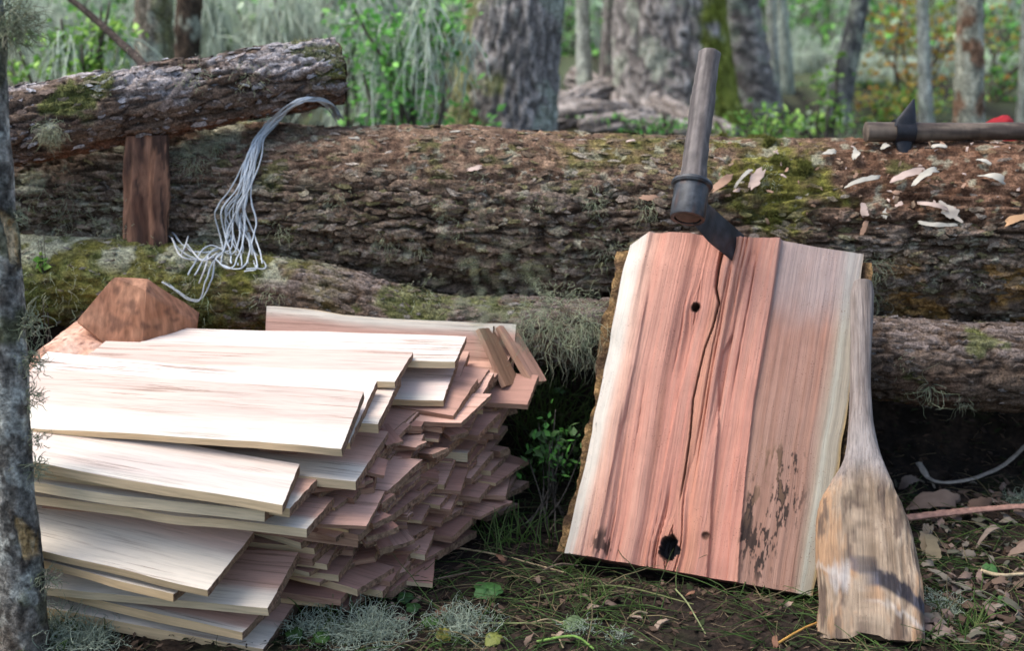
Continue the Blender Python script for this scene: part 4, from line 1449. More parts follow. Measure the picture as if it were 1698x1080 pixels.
for i, (px, py, n, l, s_) in enumerate([(925, 535, 90, .19, .024), (955, 540, 100, .18, .022), (895, 530, 60, .15, .016), (982, 540, 80, .16, .012), (870, 525, 50, .07, .015), (930, 510, 160, .03, .04), (905, 520, 120, .04, .03), (960, 520, 120, .04, .025), (1541, 640, 26, .12, .003), (1500, 600, 30, .03, .01), (450, 490, 60, .04, .02),
                                      (330, 480, 45, .05, .03), (100, 480, 70, .06, .04), (250, 450, 50, .03, .05), (170, 430, 50, .03, .06), (700, 490, 50, .03, .03), (820, 490, 60, .04, .03), (1600, 665, 30, .05, .01)]):
    hang(LOW, low_root, px, py, n, l, 450 + i, s_)
for i, (px, py, n, l, s_) in enumerate([(83, 215, 130, .055, .012), (325, 130, 90, .025, .02), (410, 130, 90, .03, .02), (545, 90, 60, .03, .015), (200, 130, 60, .02, .03)]):
    hang(POLE, pole_root, px, py, n, l, 480 + i, s_)
b = Bag()
for i, (px, py, n, l, s_) in enumerate([(22, 40, 320, .035, .014), (52, 535, 90, .030, .008), (50, 600, 90, .028, .008), (52, 660, 60, .022, .006), (60, 775, 60, .028, .006), (28, 360, 40, .02, .005), (15, 700, 60, .02, .01), (75, 960, 60, .03, .008), (62, 730, 40, .02, .006)]):
    tuft(b, at(px, py, 2.045), (0.5, -0.4, 0.1), n, l, 0.0009, 490 + i, grav=0.05, curl=0.55, spread=s_, col=LICH * 0.9)
b.build('lichen', M['lichen'], sapling)

# curled lichen lying on the soil
for i, (px, py, n, rr_, lab) in enumerate([
    (90, 1062, 900, .042, 'wide pale lichen clump at the foot of the sapling'), (20, 1045, 500, .03, 'pale lichen clump on the outer side of the sapling foot'), (150, 1075, 500, .03, 'pale lichen clump under the lowest front shingle'),
    (525, 1052, 520, .026, 'pale grey-green lichen clump beside the stack corner'), (612, 1062, 900, .036, 'largest pale curly lichen clump on the open soil'), (765, 1050, 600, .030, 'lichen clump with yellow leaves beside it on the soil'),
    (960, 1050, 160, .016, 'small lichen scrap on the bare soil below the block'), (1024, 1062, 140, .012, 'tiny lichen scrap between the block and the club'), (1560, 1015, 300, .024, 'lichen clump among the wood chips beside the club'), (1430, 880, 120, .015, 'lichen scrap tucked behind the club'),
    (1690, 840, 260, .022, 'lichen hanging on the pinkish stick by the chips'), (930, 770, 140, .02, 'lichen scrap in the grass between stack and block')]):
    p = on_ground(px, py)
    n = int(n * 0.75)
    b = Bag()
    r = np.random.default_rng(500 + i)
    st_ = p + r.normal(size=(n, 3)) * np.array([rr_, rr_, rr_ * 0.28]) * 0.75 + np.array([0, 0, rr_ * 0.35])
    V, F = strands(st_, r.normal(size=(n, 3)) * np.array([1, 1, 0.6]), rr_ * r.uniform(0.8, 1.7, n), 0.0008, 500 + i, 7, 0.6)
    V[:, 2] = np.maximum(V[:, 2], gz(V[:, 0], V[:, 1]) + 0.001)
    cc = np.repeat(np.array([0.38, 0.44, 0.33]) * r.uniform(0.7, 1.2, (n, 1)), 24, axis=0)
    b.add(V, F, cc)
    o = b.build('lichen_clump', M['lichen'], loc=p)
    tag(o, lab, 'lichen', 'lichen clumps on the soil')

# ---------------------------------------------------------------- litter, grass and stems on the ground
r = np.random.default_rng(21)


def ground_pts(n, x0, x1, y0, y1, r):
    x, y = r.uniform(x0, x1, n), r.uniform(y0, y1, n)
    return np.stack([x, y, gz(x, y)], -1)


P = ground_pts(9000, -1.1, 1.3, 1.8, 3.3, r)
cl = np.array([(0.03, 0.02, 0.014), (0.055, 0.035, 0.024), (0.02, 0.014, 0.01), (0.10, 0.066, 0.045), (0.03, 0.04, 0.015)])[r.integers(0, 5, 9000)] * r.uniform(0.7, 1.2, (9000, 1))
V, F, cc = leaf_cloud(P + np.array([0, 0, 0.006]), r.uniform(0.008, 0.028, 9000), cl, 22, 0.5, 0.9)
b = Bag()
b.add(V, F, cc)
P = ground_pts(5000, -1.1, 1.3, 1.8, 3.2, r)
a = r.uniform(0, 6.28, 5000)
V, F = strands(P + np.array([0, 0, 0.007]), np.stack([np.cos(a), np.sin(a), r.normal(size=5000) * 0.12], -1), r.uniform(0.012, 0.05, 5000), 0.0008, 36, 3, 0.15)
b.add(V, F, np.repeat(np.array([(0.10, 0.07, 0.045), (0.05, 0.035, 0.025), (0.20, 0.15, 0.09), (0.06, 0.07, 0.03)])[r.integers(0, 4, 5000)], 12, axis=0))
o = b.build('leaf_litter', M['litter'])
tag(o, 'dark leaf litter and bark crumbs covering the soil', 'leaf litter', kind='stuff')

b = Bag()
P = ground_pts(2600, -0.35, 1.2, 1.95, 2.75, r)
keep = fbm(P * np.array([5, 5, 0]), 3, 33) > -0.12
P = P[keep]
n = len(P)
a = r.uniform(0, 6.28, n)
d = np.stack([np.cos(a), np.sin(a), r.uniform(0.05, 0.5, n)], -1)
V, F = strands(P + np.array([0, 0, 0.004]), d, r.uniform(0.05, 0.17, n), 0.0013, 34, 6, 0.10, 0.10)
V[:, 2] = np.maximum(V[:, 2], gz(V[:, 0], V[:, 1]) + 0.004)
gc = np.array([(0.05, 0.10, 0.02), (0.08, 0.14, 0.03), (0.22, 0.18, 0.09), (0.035, 0.065, 0.015)])[r.integers(0, 4, n)]
b.add(V, F, np.repeat(gc, 21, axis=0))
# upright grass and weeds in the gap between the stack and the block
for cx, cy, m, hh in ((900, 720, 60, .16), (915, 770, 70, .13), (950, 700, 50, .12), (880, 800, 60, .10), (640, 950, 40, .05), (850, 900, 60, .08), (1000, 1000, 30, .05), (1600, 1050, 50, .05), (560, 1030, 40, .05), (20, 1040, 60, .05), (120, 1070, 60, .05)):
    p = on_ground(cx, cy)
    st_ = p + r.normal(size=(m, 3)) * np.array([0.035, 0.035, 0])
    st_[:, 2] = gz(st_[:, 0], st_[:, 1])
    V, F = strands(st_, np.array([0, 0, 1]) + r.normal(size=(m, 3)) * 0.4, hh * r.uniform(0.5, 1.2, m), 0.0017, 35 + int(cx), 6, 0.12, 0.12)
    b.add(V, F, np.repeat(np.array([(0.06, 0.12, 0.02), (0.09, 0.16, 0.035), (0.12, 0.17, 0.05)])[r.integers(0, 3, m)], 21, axis=0))
o = b.build('grass', M['leaf'])
tag(o, 'thin grass blades lying and standing on the soil', 'grass', kind='stuff')


def big_leaf(px, py, size, colr, seed, label, lift=0.012, tilt=0.35):
    """a broad lobed leaf with a raised midrib"""
    r = np.random.default_rng(seed)
    p = on_ground(px, py) + np.array([0, 0, lift])
    nr, na = 7, 28
    th = np.linspace(0, 2 * math.pi, na, endpoint=False)
    rad = size * (0.52 + 0.10 * np.cos(th) + 0.05 * np.cos(5 * th + 1) + 0.03 * np.cos(9 * th))
    k = np.linspace(0.02, 1, nr)
    x = k[:, None] * rad * np.cos(th)
    y = k[:, None] * rad * np.sin(th) * 0.85
    z = 0.25 * np.abs(y) - 3.0 * (x * x + y * y) / size * 0.25 + 0.0012 * np.cos(th * 7)[None] * k[:, None]
    yaw, ti = r.uniform(0, 6.28), tilt + r.normal() * 0.15
    Q = np.stack([x * math.cos(yaw) - y * math.sin(yaw), x * math.sin(yaw) + y * math.cos(yaw), z], -1)
    Q = np.stack([Q[..., 0], Q[..., 1] * math.cos(ti) - Q[..., 2] * math.sin(ti), Q[..., 1] * math.sin(ti) + Q[..., 2] * math.cos(ti)], -1)
    V = (Q + p).reshape(-1, 3)
    V[:, 2] = np.maximum(V[:, 2], gz(V[:, 0], V[:, 1]) + 0.006)
    c = mixc(np.array(colr) * 0.55, np.array(colr) * 0.95, sstep(-0.4, 0.4, fbm(V * 120, 3, seed)))
    o = mk('green_leaf', V, [gquads(nr, na, True), np.array([np.arange(na)])], M['leaf'], loc=p, col=c)
    return tag(o, label, 'leaf', 'leaves on the soil')


for i, (px, py, s_, cc, lab) in enumerate([
    (808, 993, .055, (0.07, 0.19, 0.045), 'largest bright green leaf on the open soil'), (598, 955, .036, (0.05, 0.13, 0.03), 'dark green leaf beside the stack flank'), (615, 968, .03, (0.05, 0.14, 0.03), 'small green leaf under the stack flank'),
    (672, 1005, .03, (0.05, 0.13, 0.03), 'green seedling leaf between stack and bright leaf'), (685, 1022, .028, (0.06, 0.16, 0.035), 'green seedling leaf above the curly lichen'), (715, 1045, .034, (0.09, 0.2, 0.04), 'green leaf touching the yellow-spotted lichen clump'),
    (735, 1066, .028, (0.30, 0.28, 0.04), 'yellow leaf in front of the lichen clump'), (820, 1072, .03, (0.22, 0.24, 0.05), 'yellow-green leaf at the end of the lichen clump'), (955, 1048, .034, (0.16, 0.24, 0.10), 'pale green torn leaf on the bare soil'),
    (535, 1068, .03, (0.07, 0.17, 0.03), 'green leaf under the stack corner'), (490, 1066, .03, (0.06, 0.14, 0.03), 'dark leaf below the stack corner'), (1640, 955, .03, (0.08, 0.2, 0.05), 'green leaf among the wood chips'), (1665, 1010, .028, (0.09, 0.2, 0.05), 'second green leaf among the wood chips'),
    (905, 760, .03, (0.06, 0.15, 0.03), 'weed leaf in the gap behind the stack'), (925, 690, .03, (0.07, 0.17, 0.03), 'higher weed leaf in the gap behind the stack'), (30, 1070, .035, (0.07, 0.2, 0.04), 'green leaf poking through lichen at the sapling'), (110, 1078, .03, (0.08, 0.2, 0.04), 'small green leaf in the sapling lichen')]):
    big_leaf(px, py, s_, cc, 600 + i, lab, 0.016 if py > 850 else 0.06)

# twigs, stems and strips
def stem(name, pts, rad, colr, label, cat, mat='rough_wood', flat=1.0, group=None, seed=0):
    pth = catmull(np.array(pts), 40)
    R = tube(pth, rad * np.linspace(1.0, 0.7, 40), 10)
    if flat != 1.0:
        T, S, U = frames(pth)
        off = R - pth[:, None]
        R = pth[:, None] + off - U[:, None] * ((off * U[:, None]).sum(-1, keepdims=True)) * (1 - flat)
    R = R + rad * 0.15 * fbm(R * 60, 2, seed)[..., None]
    V, F = loft(R)
    c = np.array(colr) * (1 + 0.25 * fbm(V * 50, 3, seed + 1)[:, None])
    o = mk(name, V, F, M[mat], loc=pth.mean(0) * np.array([1, 1, 0]) + np.array([0, 0, pth[:, 2].min()]), col=c, sharp=50)
    return tag(o, label, cat, group)


def gp(px, py, lift=0.008):
    return on_ground(px, py) + np.array([0, 0, lift])


stem('split_stick', [gp(1500, 884, .03), gp(1600, 872, .03), gp(1760, 862, .035)], 0.011, (0.36, 0.20, 0.15), 'pinkish split stick lying level behind the club', 'stick', flat=0.6, seed=1)
stem('bark_strip', [gp(1522, 790, .03), gp(1545, 812, .02), gp(1600, 812, .02), gp(1660, 795, .03), gp(1705, 768, .05)], 0.0075, (0.38, 0.33, 0.27), 'curved pale bark strip in the dark hollow under the log', 'bark strip', flat=0.35, seed=2)
stem('straw', [gp(755, 915), gp(830, 932, .012), gp(940, 958)], 0.0018, (0.42, 0.32, 0.18), 'long straw-coloured stem between the stack and the block', 'stem', seed=3)
stem('straw', [gp(1285, 1078), gp(1330, 1055, .012), gp(1362, 1038)], 0.0022, (0.45, 0.24, 0.06), 'orange stem pointing at the foot of the club', 'stem', seed=4)
stem('grass_stem', [gp(800, 1042), gp(900, 1045, .012), gp(1000, 1035)], 0.0015, (0.22, 0.25, 0.10), 'green stem running from the lichen toward the torn leaf', 'stem', seed=5)
stem('grass_stem', [gp(890, 1073), gp(950, 1075, .02), gp(985, 1085)], 0.0025, (0.16, 0.27, 0.06), 'bright green blade at the picture foot by the torn leaf', 'stem', seed=6)
stem('twig', [gp(665, 985), gp(720, 975, .015), gp(785, 955)], 0.0015, (0.16, 0.11, 0.08), 'thin brown twig beside the seedling leaves', 'twig', seed=7)
stem('twig', [gp(870, 1000), gp(1010, 985, .015), gp(1150, 1010)], 0.0016, (0.14, 0.15, 0.06), 'long thin twig below the block', 'twig', seed=8)
stem('twig', [gp(1120, 985), gp(1140, 1020, .02), gp(1170, 1060)], 0.0016, (0.20, 0.22, 0.10), 'pale twig pointing away from the block foot', 'twig', seed=9)
stem('twig', [gp(1625, 965, .02), gp(1660, 972, .02), gp(1720, 968, .02)], 0.004, (0.42, 0.33, 0.2), 'short pale stick among the chips by the green leaf', 'stick', seed=10)
stem('twig', [on_ground(590, 885) + np.array([0, 0, .1]), gp(672, 880, .06), gp(680, 850, .10)], 0.0012, (0.08, 0.05, 0.04), 'dark wiry twig caught on the stack flank', 'twig', seed=11)
for i in range(26):
    a_, b_ = r.uniform(700, 1690), r.uniform(860, 1075)
    q = gp(a_, b_)
    ang = r.uniform(0, 6.28)
    l = r.uniform(0.03, 0.09)
    dd = np.array([math.cos(ang), math.sin(ang), 0]) * l
    stem('twig', [q, q + dd * 0.5 + np.array([0, 0, 0.008]), q + dd], r.uniform(0.0010, 0.0022), [(0.14, 0.10, 0.07), (0.28, 0.22, 0.13), (0.12, 0.14, 0.05)][i % 3], 'short broken twig lying loose on the soil', 'twig', group='loose twigs on the soil', seed=20 + i)

# ---------------------------------------------------------------- shavings and chips
def chip_mesh(Lg, W, T, curl, twist, seed, colr):
    r = np.random.default_rng(seed)
    nx, ny = 18, 6
    x = np.linspace(-0.5, 0.5, nx)
    y = np.linspace(-0.5, 0.5, ny)
    X_, Y_ = np.meshgrid(x, y, indexing='ij')
    wv = W * (1 - 0.35 * np.abs(X_ * 2) ** (3 + r.random() * 6)) * (1 + 0.5 * fbm(np.stack([X_ * 5, np.sign(Y_) + seed, 0 * X_], -1), 3, seed))
    xx = Lg * X_ + 0.5 * W * vnoise(np.stack([Y_ * 5, 0 * X_ + seed, 0 * X_ + 3], -1), seed) * (np.abs(X_) > 0.4)
    yy = wv * Y_ + 0.12 * Lg * np.sin(X_ * 3 + seed) * 0.5
    zz = curl * Lg * (0.25 - X_ ** 2) * 4 * 0.3 + 0.0015 * vnoise(np.stack([xx * 60, yy * 60, 0 * xx], -1), seed + 1)
    a = twist * X_ * 2
    y2, z2 = yy * np.cos(a) - 0 * zz, zz + yy * np.sin(a)
    top = np.stack([xx, y2, z2], -1)
    ring = np.concatenate([top, (top - np.array([0, 0, T]))[:, ::-1]], 1)
    V, F = loft(ring)
    c = np.array(colr) * (1 + 0.12 * fbm(V * 80, 3, seed)[:, None])
    return V, F, c


def put_chip(name, p, nn, Lg, W, curl, twist, seed, colr, ang, label, cat, group):
    V, F, c = chip_mesh(Lg, W, 0.0015, curl, twist, seed, colr)
    nn = nrm(nn)
    ex = nrm(np.cross([0, 1, 0.001], nn))
    ey = np.cross(nn, ex)
    ex, ey = ex * math.cos(ang) + ey * math.sin(ang), -ex * math.sin(ang) + ey * math.cos(ang)
    V = p + nn * (0.004 - V[:, 2].min()) + V[:, :1] * ex + V[:, 1:2] * ey + V[:, 2:] * nn
    o = mk(name, V, F, M['chip'], loc=p, col=c, sharp=60)
    return tag(o, label, cat, group)


CW, CT, CP = (0.43, 0.40, 0.33), (0.34, 0.21, 0.14), (0.46, 0.35, 0.29)
for i, (px, py, Lg, W, cu, tw, cc, ang, lab) in enumerate([
    (1255, 300, .055, .020, .1, .2, CP, 1.1, 'broad pale pink shaving on the moss of the big log'), (1232, 300, .060, .007, .8, .1, CW, 0.9, 'thin curled white shaving beside the broad pink one'), (1195, 308, .06, .018, .3, .5, CT, 0.7, 'tan shaving next to the blade socket'),
    (1418, 262, .035, .016, .5, .8, CW, 1.2, 'forked white shaving near the adze head'), (1428, 306, .075, .010, .3, .3, CW, 0.15, 'long whitish shaving lying along the log below the adze'), (1505, 295, .075, .016, .2, .2, CP, 0.3, 'long pinkish shaving below the adze'),
    (1535, 298, .065, .014, .5, .5, CW, 0.6, 'curled cream shaving crossing the pinkish one'), (1645, 302, .05, .016, .5, .9, CW, -0.3, 'crinkled white shaving on bare rotten wood'), (1575, 352, .04, .026, .1, .1, (0.40, 0.35, 0.29), -0.6, 'square grey bark chip on the log'),
    (1555, 372, .075, .008, .3, .2, CW, -0.3, 'thin pale sliver on the lower front of the log'), (1432, 352, .028, .014, .3, .4, CP, 1.3, 'small upright pinkish chip below the forked shaving'), (1467, 357, .016, .012, .2, .2, CW, 0.9, 'tiny bright white chip on the log'),
    (1690, 366, .06, .016, .2, .3, (0.5, 0.3, 0.16), 0.2, 'orange-brown bark chip on the log front'), (1555, 248, .03, .014, .2, .2, CW, 0.2, 'pale chip lying under the adze handle'), (1468, 248, .024, .014, .4, .4, CW, 0.9, 'whitish chip leaning at the adze head'),
    (786, 282, .028, .011, .2, .2, CP, 0.2, 'lone pink chip in the middle of the big log'), (1375, 258, .03, .014, .3, .5, CW, 0.3, 'pale crumpled shaving on the log crest'), (1545, 345, .06, .009, .4, .2, CP, -0.5, 'pinkish sliver above the grey bark chip'),
    (755, 222, .020, .008, .1, .1, CW, 0.1, 'small white chip on the log crest beside the big trunk'), (588, 232, .02, .008, .1, .1, CW, 0.2, 'small white chip on the log crest near the cords'), (1045, 238, .02, .008, .1, .2, CP, 0.5, 'small pinkish chip on the crest beyond the lone pink chip'),
    (1075, 330, .035, .012, .3, .3, CT, -0.2, 'tan chip on the log front beside the socket'), (1628, 272, .03, .008, .4, .4, CW, -0.6, 'narrow white curl under the handle end'), (1432, 380, .03, .01, .2, .3, CT, 0.8, 'tan chip low on the log front')]):
    p = BIG.hit(px, py, 0.004)
    put_chip('wood_shaving', p, BIG.normal(p) + np.array([0, 0, 0.25]), Lg, W, cu, tw, 700 + i, cc, ang, lab, 'shaving', 'shavings on the big log')
for i in range(110):
    px, py = r.uniform(1150, 1698), None
    py = 240 + 130 * r.random() ** 1.6
    p = BIG.hit(px, py, 0.003)
    s_ = r.uniform(0.004, 0.015)
    put_chip('wood_shaving', p, BIG.normal(p) + r.normal(size=3) * 0.25, s_, s_ * r.uniform(0.25, 0.6), r.uniform(0, .5), r.normal() * 0.4, 740 + i, [CP, CT, (0.17, 0.11, 0.07), (0.25, 0.17, 0.11)][r.integers(0, 4)], r.uniform(0, 3.1),
             'crumb-sized wood shaving scattered over the rotten log top', 'shaving', 'crumbs of shaving on the big log')
# heap of bark and chips on the ground behind the club
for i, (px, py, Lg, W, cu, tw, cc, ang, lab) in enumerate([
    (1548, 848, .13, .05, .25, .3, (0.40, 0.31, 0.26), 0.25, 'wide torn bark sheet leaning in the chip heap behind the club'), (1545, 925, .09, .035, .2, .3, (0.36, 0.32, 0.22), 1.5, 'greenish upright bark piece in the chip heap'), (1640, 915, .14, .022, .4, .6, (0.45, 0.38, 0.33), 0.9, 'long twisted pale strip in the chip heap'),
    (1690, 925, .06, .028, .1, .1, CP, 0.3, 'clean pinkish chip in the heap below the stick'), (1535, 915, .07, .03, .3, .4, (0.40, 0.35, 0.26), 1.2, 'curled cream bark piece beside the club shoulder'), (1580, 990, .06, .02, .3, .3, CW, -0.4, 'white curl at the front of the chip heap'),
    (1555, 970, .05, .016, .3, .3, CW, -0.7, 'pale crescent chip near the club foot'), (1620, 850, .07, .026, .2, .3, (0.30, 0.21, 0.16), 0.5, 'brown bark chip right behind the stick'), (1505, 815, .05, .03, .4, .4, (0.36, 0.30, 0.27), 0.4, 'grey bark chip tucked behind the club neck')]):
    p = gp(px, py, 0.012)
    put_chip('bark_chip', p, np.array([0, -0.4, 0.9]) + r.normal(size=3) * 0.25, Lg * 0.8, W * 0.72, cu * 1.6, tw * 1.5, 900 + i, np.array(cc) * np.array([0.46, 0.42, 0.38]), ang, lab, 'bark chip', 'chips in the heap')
for i in range(200):
    px, py = r.uniform(1400, 1698), r.uniform(800, 1075)
    if px < 1530 and py > 830:
        px = r.uniform(1535, 1698)
    p = gp(px, py, 0.006)
    s_ = r.uniform(0.008, 0.038)
    put_chip('wood_chip', p, np.array([0, -0.3, 1]) + r.normal(size=3) * 0.35, s_, s_ * r.uniform(0.2, 0.55), r.uniform(0, .6), r.normal() * 0.5, 2000 + i,
             [(0.18, 0.15, 0.115), (0.12, 0.08, 0.056), (0.07, 0.045, 0.03), (0.20, 0.14, 0.11), (0.09, 0.085, 0.06)][r.integers(0, 5)], r.uniform(0, 3.1), 'small dull chip in the heap of chips beside the club', 'wood chip', 'small chips in the heap')
for i in range(34):
    px, py = r.uniform(640, 1340), r.uniform(880, 1075)
    p = gp(px, py, 0.004)
    s_ = r.uniform(0.010, 0.03)
    put_chip('wood_chip', p, np.array([0, -0.1, 1]) + r.normal(size=3) * 0.3, s_, s_ * 0.4, r.uniform(0, .6), r.normal() * 0.5, 1100 + i,
             [(0.30, 0.22, 0.16), (0.20, 0.10, 0.06), (0.16, 0.11, 0.08)][i % 3], r.uniform(0, 3.1), 'small brown chip on the open soil before the block', 'wood chip', 'chips on the open soil')

# ---------------------------------------------------------------- trees of the forest behind
def crown_mesh(seed, n, rx, rz, leaf, cols):
    r = np.random.default_rng(seed)
    m = 14
    cl = nrm(r.normal(size=(m, 3))) * np.array([rx, rx, rz]) * r.uniform(0.3, 1.0, (m, 1))
    k = r.integers(0, m, n)
    P = cl[k] + r.normal(size=(n, 3)) * np.array([rx, rx, rz]) * 0.20
    cc = np.array(cols)[r.integers(0, len(cols), n)] * r.uniform(0.7, 1.3, (n, 1))
    return leaf_cloud(P, leaf * r.uniform(0.6, 1.3, n), cc, seed)


CROWN = []
for s_, cols in ((1, [(0.05, 0.10, 0.025), (0.08, 0.13, 0.03)]), (2, [(0.07, 0.12, 0.03), (0.10, 0.14, 0.05)])):
    V, F, cc = crown_mesh(s_, 260, 1.0, 0.8, 0.11, cols)
    o_ = mk('crown', V, [F], M['leaf'], col=cc, smooth=False)
    CROWN.append(o_.data)
    bpy.data.objects.remove(o_)


def tree(x_base, x_top, py_ref, Yd, wpx, label, cols, moss=None, height=8.5, fissure=1.0, seed=0, lean_up=0.3, flare=0.5, group=None, name='forest_tree', crown=True, pale=0.3, bend=0.0):
    """trunk whose centre is at photo column x_top at the picture's upper edge and x_base at row py_ref"""
    r = np.random.default_rng(seed)
    p1, p0 = at(x_top, 0, Yd), at(x_base, py_ref, Yd)
    slope = (p1[0] - p0[0]) / max(p1[2] - p0[2], 0.05)
    g0 = float(gz(p0[0], Yd)) - 0.06
    dia = wpx / FPX * Yd * 1.02
    zs = np.concatenate([np.linspace(g0, 2.2, 150), np.linspace(2.35, height, 16)])
    xs = p0[0] + slope * (np.minimum(zs, 2.2) - p0[2]) + slope * lean_up * np.maximum(zs - 2.2, 0) + bend * np.sin((zs - g0) * 2.2)
    ys = Yd + 0.06 * np.sin(zs * 0.7 + seed)
    path = np.stack([xs, ys, zs], -1)
    rad = dia / 2 * (1 - 0.55 * (zs - g0) / height) / (1 - 0.55 * (p0[2] - g0) / height) * (1 + flare * np.exp(-(zs - g0) / (0.25 + dia * 0.5)))
    m = 110 if dia > 0.2 else 32
    R = tube(path, rad, m)
    dr = nrm(R - path[:, None])
    Q = (R - path[:, None] * np.array([1, 1, 0])) * np.array([1, 1, 0.22])
    d1, d2, ids = worley(Q * (42 if dia > 0.2 else 60) + seed, seed)
    h = sstep(0.02, 0.3, d2 - d1)
    amp = min(0.017, dia * 0.06) * fissure
    R = R + dr * (amp * (h - 0.6) + amp * 0.6 * (ids - 0.5) + dia * 0.022 * fbm(R * 3.5, 3, seed + 2))[..., None]
    c = mixc(cols[0], cols[1], h * (0.4 + 0.6 * ids))
    c = mixc(c, PALE * 0.95, speck(R, 9 if dia > .2 else 16, 0.22 - pale * 0.5, seed + 4, 0.2) * 0.75)
    if moss:
        side_, amount = moss
        c = mixc(c, mixc((0.14, 0.16, 0.02), (0.26, 0.28, 0.045), ids), sstep(0.15, 0.45, dr[..., 0] * side_ + 0.9 * fbm(R * 7, 3, seed + 6) - 0.1) * amount)
    root = thing(name, label, 'tree', (p0[0], Yd, g0 + 0.06), group)
    V, F = loft(R)
    mk('trunk', V, F, M['trunk_bark'], root, col=c.reshape(-1, 3))
    if crown:
        o = bpy.data.objects.new('crown', CROWN[seed % 2])
        C.objects.link(o)
        o.parent = root
        o.location = (path[-1][0] - p0[0], 0, height - g0)
        k = 0.7 + min(dia, 0.4) * 2
        o.scale = (k, k, k)
    return root


GB = ((0.16, 0.14, 0.125), (0.44, 0.40, 0.365))
PG = ((0.30, 0.31, 0.26), (0.58, 0.60, 0.51))
tree(832, 858, 200, 5.2, 140, 'stout grey furrowed trunk with moss on one edge, right behind the big log', GB, moss=(-0.75, 0.6), seed=1, pale=0.1)
tree(1120, 1110, 190, 6.6, 160, 'broad grey trunk with thick yellow-green moss down one flank', GB, moss=(1.15, 0.95), seed=2, pale=0.2, flare=0.4)
tree(1252, 1222, 190, 7.3, 62, 'medium grey trunk leaning away from the moss-flanked one', GB, seed=3, pale=0.35)
tree(262, 262, 95, 4.9, 56, 'tan-grey trunk rising behind the propped pole', ((0.13, 0.11, 0.08), (0.36, 0.31, 0.24)), moss=(1, 0.3), seed=4)
tree(312, 318, 90, 5.3, 40, 'dark brown trunk close beside the tan-grey one', ((0.05, 0.038, 0.028), (0.12, 0.085, 0.06)), seed=5, pale=0.0)
tree(969, 966, 110, 6.9, 21, 'slim pale lichen-grey trunk between the two stout trunks', PG, seed=6, pale=0.7)
tree(1010, 1015, 115, 7.0, 24, 'slim grey trunk beside the moss-flanked stout one', GB, seed=7, pale=0.4)
tree(1398, 1430, 160, 6.9, 28, 'dark grey leaning trunk rising from brush behind the adze', ((0.10, 0.10, 0.095), (0.24, 0.24, 0.22)), seed=8, pale=0.1, flare=1.0)
tree(1535, 1528, 170, 6.6, 19, 'thin pale stem among yellow autumn leaves', PG, seed=9, pale=0.5)
tree(1600, 1601, 190, 5.4, 40, 'brown trunk plastered with cream lichen above the adze handle', ((0.15, 0.085, 0.05), (0.32, 0.20, 0.13)), seed=10, pale=1.0)
tree(1694, 1699, 120, 6.8, 18, 'slender pale trunk beyond the lichen-plastered one', PG, seed=11, pale=0.5)
tree(1283, 1279, 110, 7.6, 15, 'very thin pale stem beyond the leaning grey trunk', PG, seed=12, pale=0.7)
tree(120, 118, 80, 8.2, 40, 'grey trunk dimmed by leaves behind the sapling', GB, seed=13, pale=0.5)
tree(85, 92, 70, 9.0, 22, 'pale stem draped with lichen behind the sapling', PG, seed=14, pale=0.8)
tree(690, 668, 110, 7.2, 30, 'slanting grey stem inside the green shrub', GB, seed=15, pale=0.4)
tree(455, 470, 60, 8.6, 26, 'thin lichened stem behind the pole end', PG, seed=16, pale=0.7)
r = np.random.default_rng(77)
FT = []
for i in range(34):
    Yd = r.uniform(10, 24)
    xp = r.uniform(-60, 1760)
    FT.append((Yd, xp, r.uniform(0.07, 0.26)))
for i, (Yd, xp, dia) in enumerate(FT):
    tree(xp + r.normal() * 6, xp, 60, Yd, dia / Yd * FPX, ('pale lichened trunk in the distant wood' if i % 3 else 'brownish grey trunk in the distant wood'), PG if i % 3 else GB, seed=100 + i, pale=0.4, height=9.5, flare=0.2, group='trunks of the distant wood', crown=(i % 3 == 0))
# lichen-grown stub
p = at(1305, 150, 8.0)
pth = np.array([[p[0] - 0.01 * k, 8.0, float(gz(p[0], 8)) - 0.03 + k * 0.085] for k in range(12)])
R = tube(pth, np.linspace(0.05, 0.032, 12), 16)
R = R + 0.01 * fbm(R * 14, 3, 5)[..., None]
V, F = loft(R)
o = mk('dead_stub', V, F, M['trunk_bark'], loc=pth[0], col=mixc((0.30, 0.33, 0.26), (0.50, 0.54, 0.43), sstep(-0.3, 0.3, fbm(V * 20, 3, 6))))
tag(o, 'short pale lichen-covered dead stub in the clearing', 'stub')

